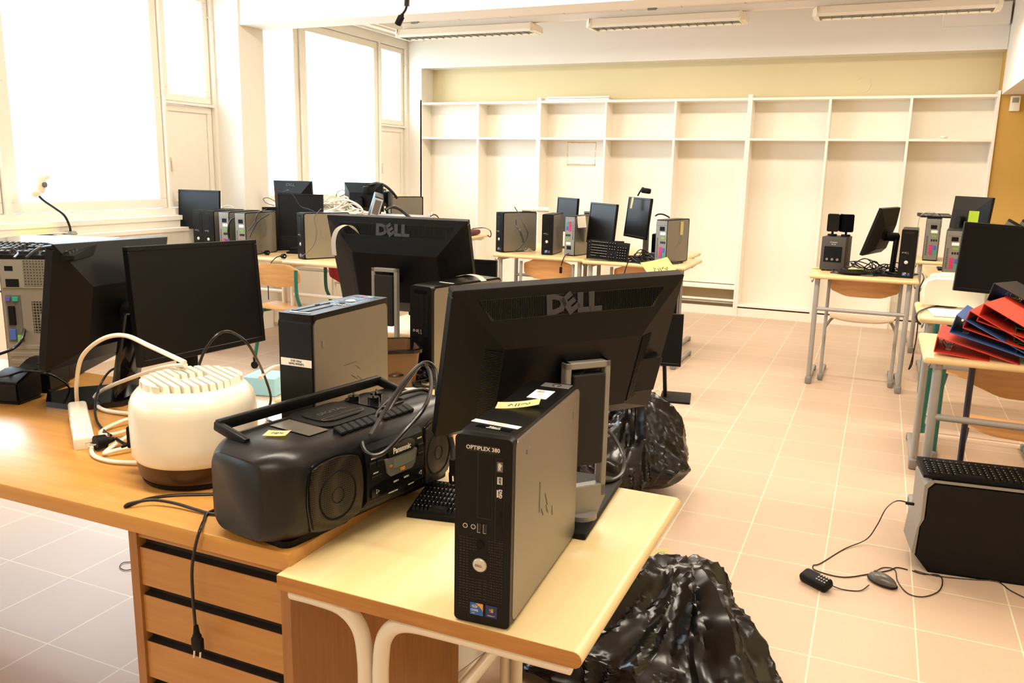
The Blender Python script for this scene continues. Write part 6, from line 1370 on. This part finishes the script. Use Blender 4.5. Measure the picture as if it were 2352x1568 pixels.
# ================================================================ RIGHT GROUP
GR = 'birch school desks along the right side'
desk('free-standing birch school desk at the right with speakers and a tilted monitor', -0.41, 0.275, 6.02, 6.56, HD, GR)
chair('wooden school chair pushed under the free-standing right desk, its back to the camera', -0.055, 6.42, PI, None, M_legs, M_plyl, M_ply, w=0.46, bh=0.685, sh=0.43)
desk('birch school desk of the right side, behind the white rounded device', 0.33, 1.10, 6.40, 7.15, HD, GR)
desk('birch school desk of the right side farthest back, under the dark rear computer', 0.28, 0.98, 7.55, 8.10, HD, GR)
desk('birch school desk of the right side carrying the large blank monitor', 0.215, 0.92, 4.42, 5.00, HD, GR)
desk('birch school desk of the right side piled with ring binders, nearest the camera', 0.20, 0.92, 3.42, 3.98, HD, GR)
chair('wooden school chair with dark tubes under the binder desk', 0.62, 3.86, PI, None, M_darktube, M_ply, M_ply, w=0.46, bh=0.66, sh=0.42)
chair('wooden school chair under the desk with the large blank monitor', 0.60, 4.86, PI, None, M_green, M_ply, M_ply, w=0.46, bh=0.68, sh=0.43)
# green-framed table beyond
t = thing('green_frame_table', 'green tubular table frame standing between the right side desks', 'table', (0.75, 5.4, 0))
for sx in (-0.42, 0.42):
    b = B(); cyl(b, (sx, -0.25, 0.05), (sx*0.96, -0.25, 0.70), 0.018, 12); cyl(b, (sx, -0.25, 0.0), (sx, -0.25, 0.05), 0.024, 14); obj('leg', b, M_green, t)
    b = B(); tube(b, [(sx, -0.25, 0.12), (sx, 0.25, 0.12), (sx, 0.25, 0.70)], 0.014, 10, smooth=False); obj('side_frame', b, M_green, t)
b = B(); cyl(b, (-0.42, -0.25, 0.10), (0.42, -0.25, 0.10), 0.008, 10); obj('lower_bar', b, M_chrome, t)
b = B(); box(b, (0, 0, 0.715), (0.9, 0.55, 0.025), 0.008); obj('table_top', b, M_birchf, t)
# on the free-standing desk
sp = thing('subwoofer', 'dark grey subwoofer box with knobs at the left of the free-standing desk', 'speaker', (-0.27, 6.42, HD), math.radians(-8))
b = B(); box(b, (0, 0, 0.125), (0.165, 0.22, 0.235), 0.006, 2); obj('cabinet', b, mat('dark_grey_vinyl', '#3f3a36', 0.6), sp)
for x in (-0.06, 0.06):
    for y in (-0.09, 0.09):
        b = B(); cyl(b, (x, y, 0), (x, y, 0.012), 0.012, 10); obj('rubber_foot', b, M_blackd, sp)
b = B(); box(b, (0, -0.1115, 0.12), (0.12, 0.003, 0.11), 0.001, 1)
obj('control_plate', b, M_blackd, sp)
b = B(); text_bm(b, 'Creative', 0.014, face_y((0, -0.1112, 0.205)), 0.0005); text_bm(b, 'SBS 380', 0.009, face_y((0, -0.1112, 0.19)), 0.0005); obj('lettering', b, M_print, sp, smooth=False)
for x in (-0.035, 0.0, 0.035):
    b = B(); cyl(b, (x, -0.113, 0.085), (x, -0.122, 0.085), 0.009, 12); obj('socket', b, M_steel, sp)
for k, (x, r_, lab) in enumerate(((-0.305, 0.0, 'left small black satellite speaker standing on the subwoofer'), (-0.215, 0.5, 'right small black satellite speaker standing on the subwoofer'))):
    t = thing('satellite_speaker', lab, 'speaker', (x, 6.40, HD+0.245), r_)
    b = B(); cyl(b, (0, 0, 0), (0, 0, 0.012), 0.032, 20); cyl(b, (0, 0, 0.01), (0, 0, 0.03), 0.008, 8); obj('foot', b, M_blackd, t)
    b = B(); prism(b, [(-0.04, -0.03), (0.04, -0.03), (0.035, 0.05), (0.0, 0.06), (-0.035, 0.05)], 0.03, 0.155, 'XY'); bmesh.ops.bevel(b, geom=b.edges[:], offset=0.005, segments=2, affect='EDGES'); obj('speaker_body', b, M_blackg, t)
c = PY(2018, 532, 6.25)
lcd('black monitor tilted and seen from its edge on the free-standing desk', (c.x-0.0, c.y+0.0, c.z+0.01), math.radians(-106), math.radians(-17), 0, 0.42, 0.33, (0.09, 6.30, HD), math.radians(-95), stand='black', back='dell', bulge=0.04, basesize=(0.27, 0.18), col=(0.115, 6.30), col_top=HD+0.33)
tower('slim computer facing the camera at the right end of the free-standing desk', (0.198, 6.33, HD+0.001), math.radians(-3), scale=(1.08, 1.0, 1.03))
tangle('tangle of black leads in front of the tilted monitor on the free-standing desk', (-0.02, 6.34, HD), 0.42, 0.28, 0.16, None, 15, 0.004, 61, mats=[M_rubber, M_rubber, M_rubber, M_grey])
b = B(); ball(b, (0, 0, 0.018), (0.11, 0.06, 0.02), 20, 10); 
for v in b.verts: v.co.z = max(v.co.z, 0.0)
o = obj('black_device', b, M_blackd, loc=(-0.13, 6.16, HD+0.001), rot=(0, 0, 0.2)); tag(o, 'flat black handset with lime notes on the free-standing desk', 'device')
note('lime note lying on the black handset of the free-standing desk', (-0.12, 6.145, HD+0.040), 0.10, 0.045, (0, 0, 0.1), M_lime)
note('lime note at the left corner of the free-standing desk', P(1880, 617, HD+0.001), 0.09, 0.05, (0, 0, 0.1), M_lime, bend=0.002)
cable('long thin black lead hanging down beside the free-standing desk to the floor', [P(2118, 628, HD+0.01), PY(2122, 640, 5.99), PY(2112, 665, 5.98), PY(2110, 720, 5.98), PY(2104, 780, 5.98), PY(2093, 830, 5.98), PY(2087, 848, 5.98), PY(2095, 835, 5.98), PY(2099, 800, 5.98)], 0.004, M_rubber)
# behind it
tower('dark slim computer with a keyboard-like pad on top, on the farthest right desk', (0.41, 7.78, HD+0.001), PI+math.radians(-4), scale=(1.2, 1.0, 1.1))
keyboard('small grey keypad lying on top of the farthest right computer', (0.41, 7.78, HD+TH*1.1+0.004), math.radians(4), w=0.24, d=0.30, keymat=M_grey)
cable('thin wire arching over the farthest right computer', [PY(2106, 545, 7.7), PY(2112, 500, 7.7), PY(2130, 487, 7.7), PY(2152, 492, 7.7), PY(2163, 520, 7.7)], 0.003, M_gcable)
tower('slim computer showing its ports, its pale side lit, behind the white device', (0.50, 6.72, HD+0.001), PI+math.radians(-6), scale=(1.15, 1.0, 1.0))
c = PY(2232, 500, 6.95)
lcd('black monitor with a lime note, near the right end of the shelves', (c.x, c.y, c.z), math.radians(118), math.radians(5), 0, 0.44, 0.30, (c.x-0.06, c.y-0.02, HD), 0, back='dell', bulge=0.05, stand='black')
note('lime note stuck on the back of the monitor near the right end of the shelves', PY(2236, 503, 6.62), 0.08, 0.11, (math.radians(86), 0, math.radians(-40)), M_lime)
for k, (x, y, lab) in enumerate(((2312, 505, 'first dark laptop propped up against the ochre wall'), (2345, 505, 'second dark laptop propped up against the ochre wall, right of the first'))):
    p = PY(x, y+40, 8.0)
    t = thing('laptop', lab, 'laptop', (p.x, 8.0, HD), 0)
    b = B(); box(b, (0, 0, 0.16), (0.025, 0.26, 0.34), 0.006, 2, rot=Euler((0.2, 0.28, 0.35))); obj('lid', b, M_blackd, t)
    b = B(); box(b, (-0.016, 0, 0.16), (0.004, 0.24, 0.31), 0.001, 1, rot=Euler((0.2, 0.28, 0.35))); obj('screen', b, M_grey, t)
desk('birch school desk against the ochre wall under the propped laptops', 0.995, 1.85, 7.75, 8.35, HD, GR)
# white kettle-like projector
kx = P(2175, 692, HD)
t = thing('data_projector', 'white rounded device standing on the desk left of the large blank monitor', 'projector', (0.375, 4.86, HD), math.radians(-6))
b = B(); prof = [(-0.13, 0.0), (0.16, 0.0), (0.175, 0.03), (0.16, 0.155), (0.10, 0.175), (-0.08, 0.17), (-0.125, 0.15), (-0.14, 0.10)]
prism(b, prof, -0.10, 0.12, 'XZ'); bmesh.ops.bevel(b, geom=b.edges[:], offset=0.018, segments=3, affect='EDGES'); obj('housing', b, M_ivory, t, angle=60)
b = B(); box(b, (-0.085, -0.02, 0.158), (0.05, 0.012, 0.006), 0.002, 1, rot=Euler((0, -0.3, 0))); obj('handle_slot', b, M_grey, t)
b = B(); box(b, (0, 0, 0.003), (0.34, 0.26, 0.005), 0.001, 1); o = obj('white_board_sheet', b, M_lam, loc=(0.44, 4.62, HD+0.001), rot=(0, 0, 0.1)); tag(o, 'white sheet lying under the white device on the right side desk', 'sheet')
cable('thick black lead lying across the front edge of the desk with the white device', [P(2235, 700, HD+0.02), P(2190, 705, HD+0.015), P(2150, 703, HD+0.012), P(2118, 712, HD+0.008), PY(2106, 722, 4.40), PY(2106, 735, 4.40), PY(2115, 745, 4.40)], 0.005, M_rubber)
mc = PY(2334, 600, 4.62)
lcd('large blank black monitor facing the camera on the right side desk', (mc.x, 4.62, mc.z), math.radians(8), math.radians(-3), math.radians(3), 0.50, 0.335, (mc.x+0.02, 4.74, HD), math.radians(8), stand='black', back='plain', basesize=(0.26, 0.2))
mc2 = PY(2375, 588, 5.6)
lcd('second black monitor standing behind the large blank monitor at the right edge', (mc2.x, 5.6, mc2.z), math.radians(4), 0, 0, 0.46, 0.30, (mc2.x, 5.72, HD), 0, back='plain')
for k, (x, y, m_, lab) in enumerate(((2262, 690, M_orange, 'orange printed packet lying at the foot of the large blank monitor'), (2272, 700, M_redp, 'red crumpled packet at the foot of the large blank monitor'), (2310, 690, M_blackd, 'black pouch at the right foot of the large blank monitor'))):
    p = P(x, y, HD); b = B(); box(b, (0, 0, 0.02), (0.12, 0.07, 0.035), 0.012, 3)
    for v in b.verts: v.co += Vector((0, 0, noise.noise(v.co*20)*0.01))
    o = obj('packet', b, m_, loc=(p.x, p.y, HD+0.006), rot=(0, 0, 0.3*k)); tag(o, lab, 'packet')
# ring binders fanned out on the near desk
def binder(label, loc, rot, col, spine=0.075, ink=True):
    w, d = 0.285, 0.315; t = thing('ring_binder', label, 'binder', loc, 0, 'ring binders piled on the right side desk', rot)
    b = B(); box(b, (0, 0, 0.0015), (w, d, 0.003), 0.001, 1); obj('lower_cover', b, col, t)
    b = B(); box(b, (-w/2+0.0015, 0, spine/2), (0.003, d, spine), 0.001, 1)
    obj('spine', b, col, t)
    L_ = math.hypot(w, spine-0.01); b = B(); box(b, (L_/2, 0, 0), (L_, d, 0.003), 0.001, 1); bmesh.ops.transform(b, matrix=Matrix.Translation((-w/2, 0, spine)) @ Matrix.Rotation(math.asin((spine-0.01)/L_), 4, 'Y'), verts=b.verts); obj('upper_cover', b, col, t)
    b = B()
    for yy in (-0.04, 0.04): tube(b, [(-w/2+0.045+0.024*math.cos(a*PI/6), yy, 0.028+0.024*math.sin(a*PI/6)) for a in range(12)], 0.0018, 6, 1, closed=True)
    box(b, (-w/2+0.045, 0, 0.004), (0.02, 0.16, 0.003), 0.001, 1); obj('ring_mechanism', b, M_chrome, t)
    return t
M_bred = mat('red_binder_card', '#d8432c', 0.5); M_bblue = mat('blue_binder_card', '#3f66a8', 0.5); M_bgreen = mat('green_binder_card', '#0f5a38', 0.5); M_bblack = mat('black_binder_card', '#1b1b1b', 0.45)
zb = HD+0.001
rb_ = math.radians(-24)
items = [(2205, 812, 0.00, M_bred, 'red ring binder at the bottom left of the pile, spine upwards', 0.06), (2240, 790, 0.035, M_bblue, 'blue ring binder leaning on the bottom red one', 0.07), (2275, 790, 0.055, M_bred, 'middle red ring binder of the pile with visible ring holes', 0.07), (2305, 785, 0.085, M_bred, 'upper red ring binder of the pile, right of the blue one', 0.07)]
for i, (px, py, dz, m_, lab, sp_) in enumerate(items):
    p = P(px, py, zb+0.03)
    binder(lab, (0.235+0.145+0.052*i+0.01, 3.60-0.012*i, zb+dz+0.012*(i > 0)+(0.01 if i else 0)), (0, math.radians(5 if i == 0 else 14), math.radians(-6-5*i)), m_, sp_)
binder('green ring binder lying in the middle of the pile at the right edge', (0.64, 3.60, zb+0.075), (0, math.radians(2), math.radians(-4)), M_bgreen, 0.05)
binder('lower green ring binder under the other green one', (0.66, 3.58, zb+0.02), (0, math.radians(3), math.radians(-8)), M_bgreen, 0.05)
binder('grey ring binder above the green ones', (0.60, 3.72, zb+0.115), (0, math.radians(5), math.radians(-16)), mat('grey_binder_card', '#6d6b66', 0.35), 0.05)
binder('black ring binder lying open on top of the pile', (0.60, 3.82, zb+0.15), (math.radians(-3), math.radians(13), math.radians(-22)), M_bblack, 0.07)
t = thing('box_file', 'blue box file with a white spine label at the right edge of the pile', 'box file', (0.66, 3.98, zb+0.16), 0, None, (0, math.radians(14), math.radians(-14)))
b = B(); box(b, (0, 0, 0.0), (0.16, 0.26, 0.10), 0.008, 2); obj('box_body', b, mat('blue_violet_card', '#4a56b4', 0.45), t)
b = B(); box(b, (-0.03, -0.131, -0.005), (0.06, 0.002, 0.06), 0.0005, 1); obj('spine_label', b, M_paper, t)
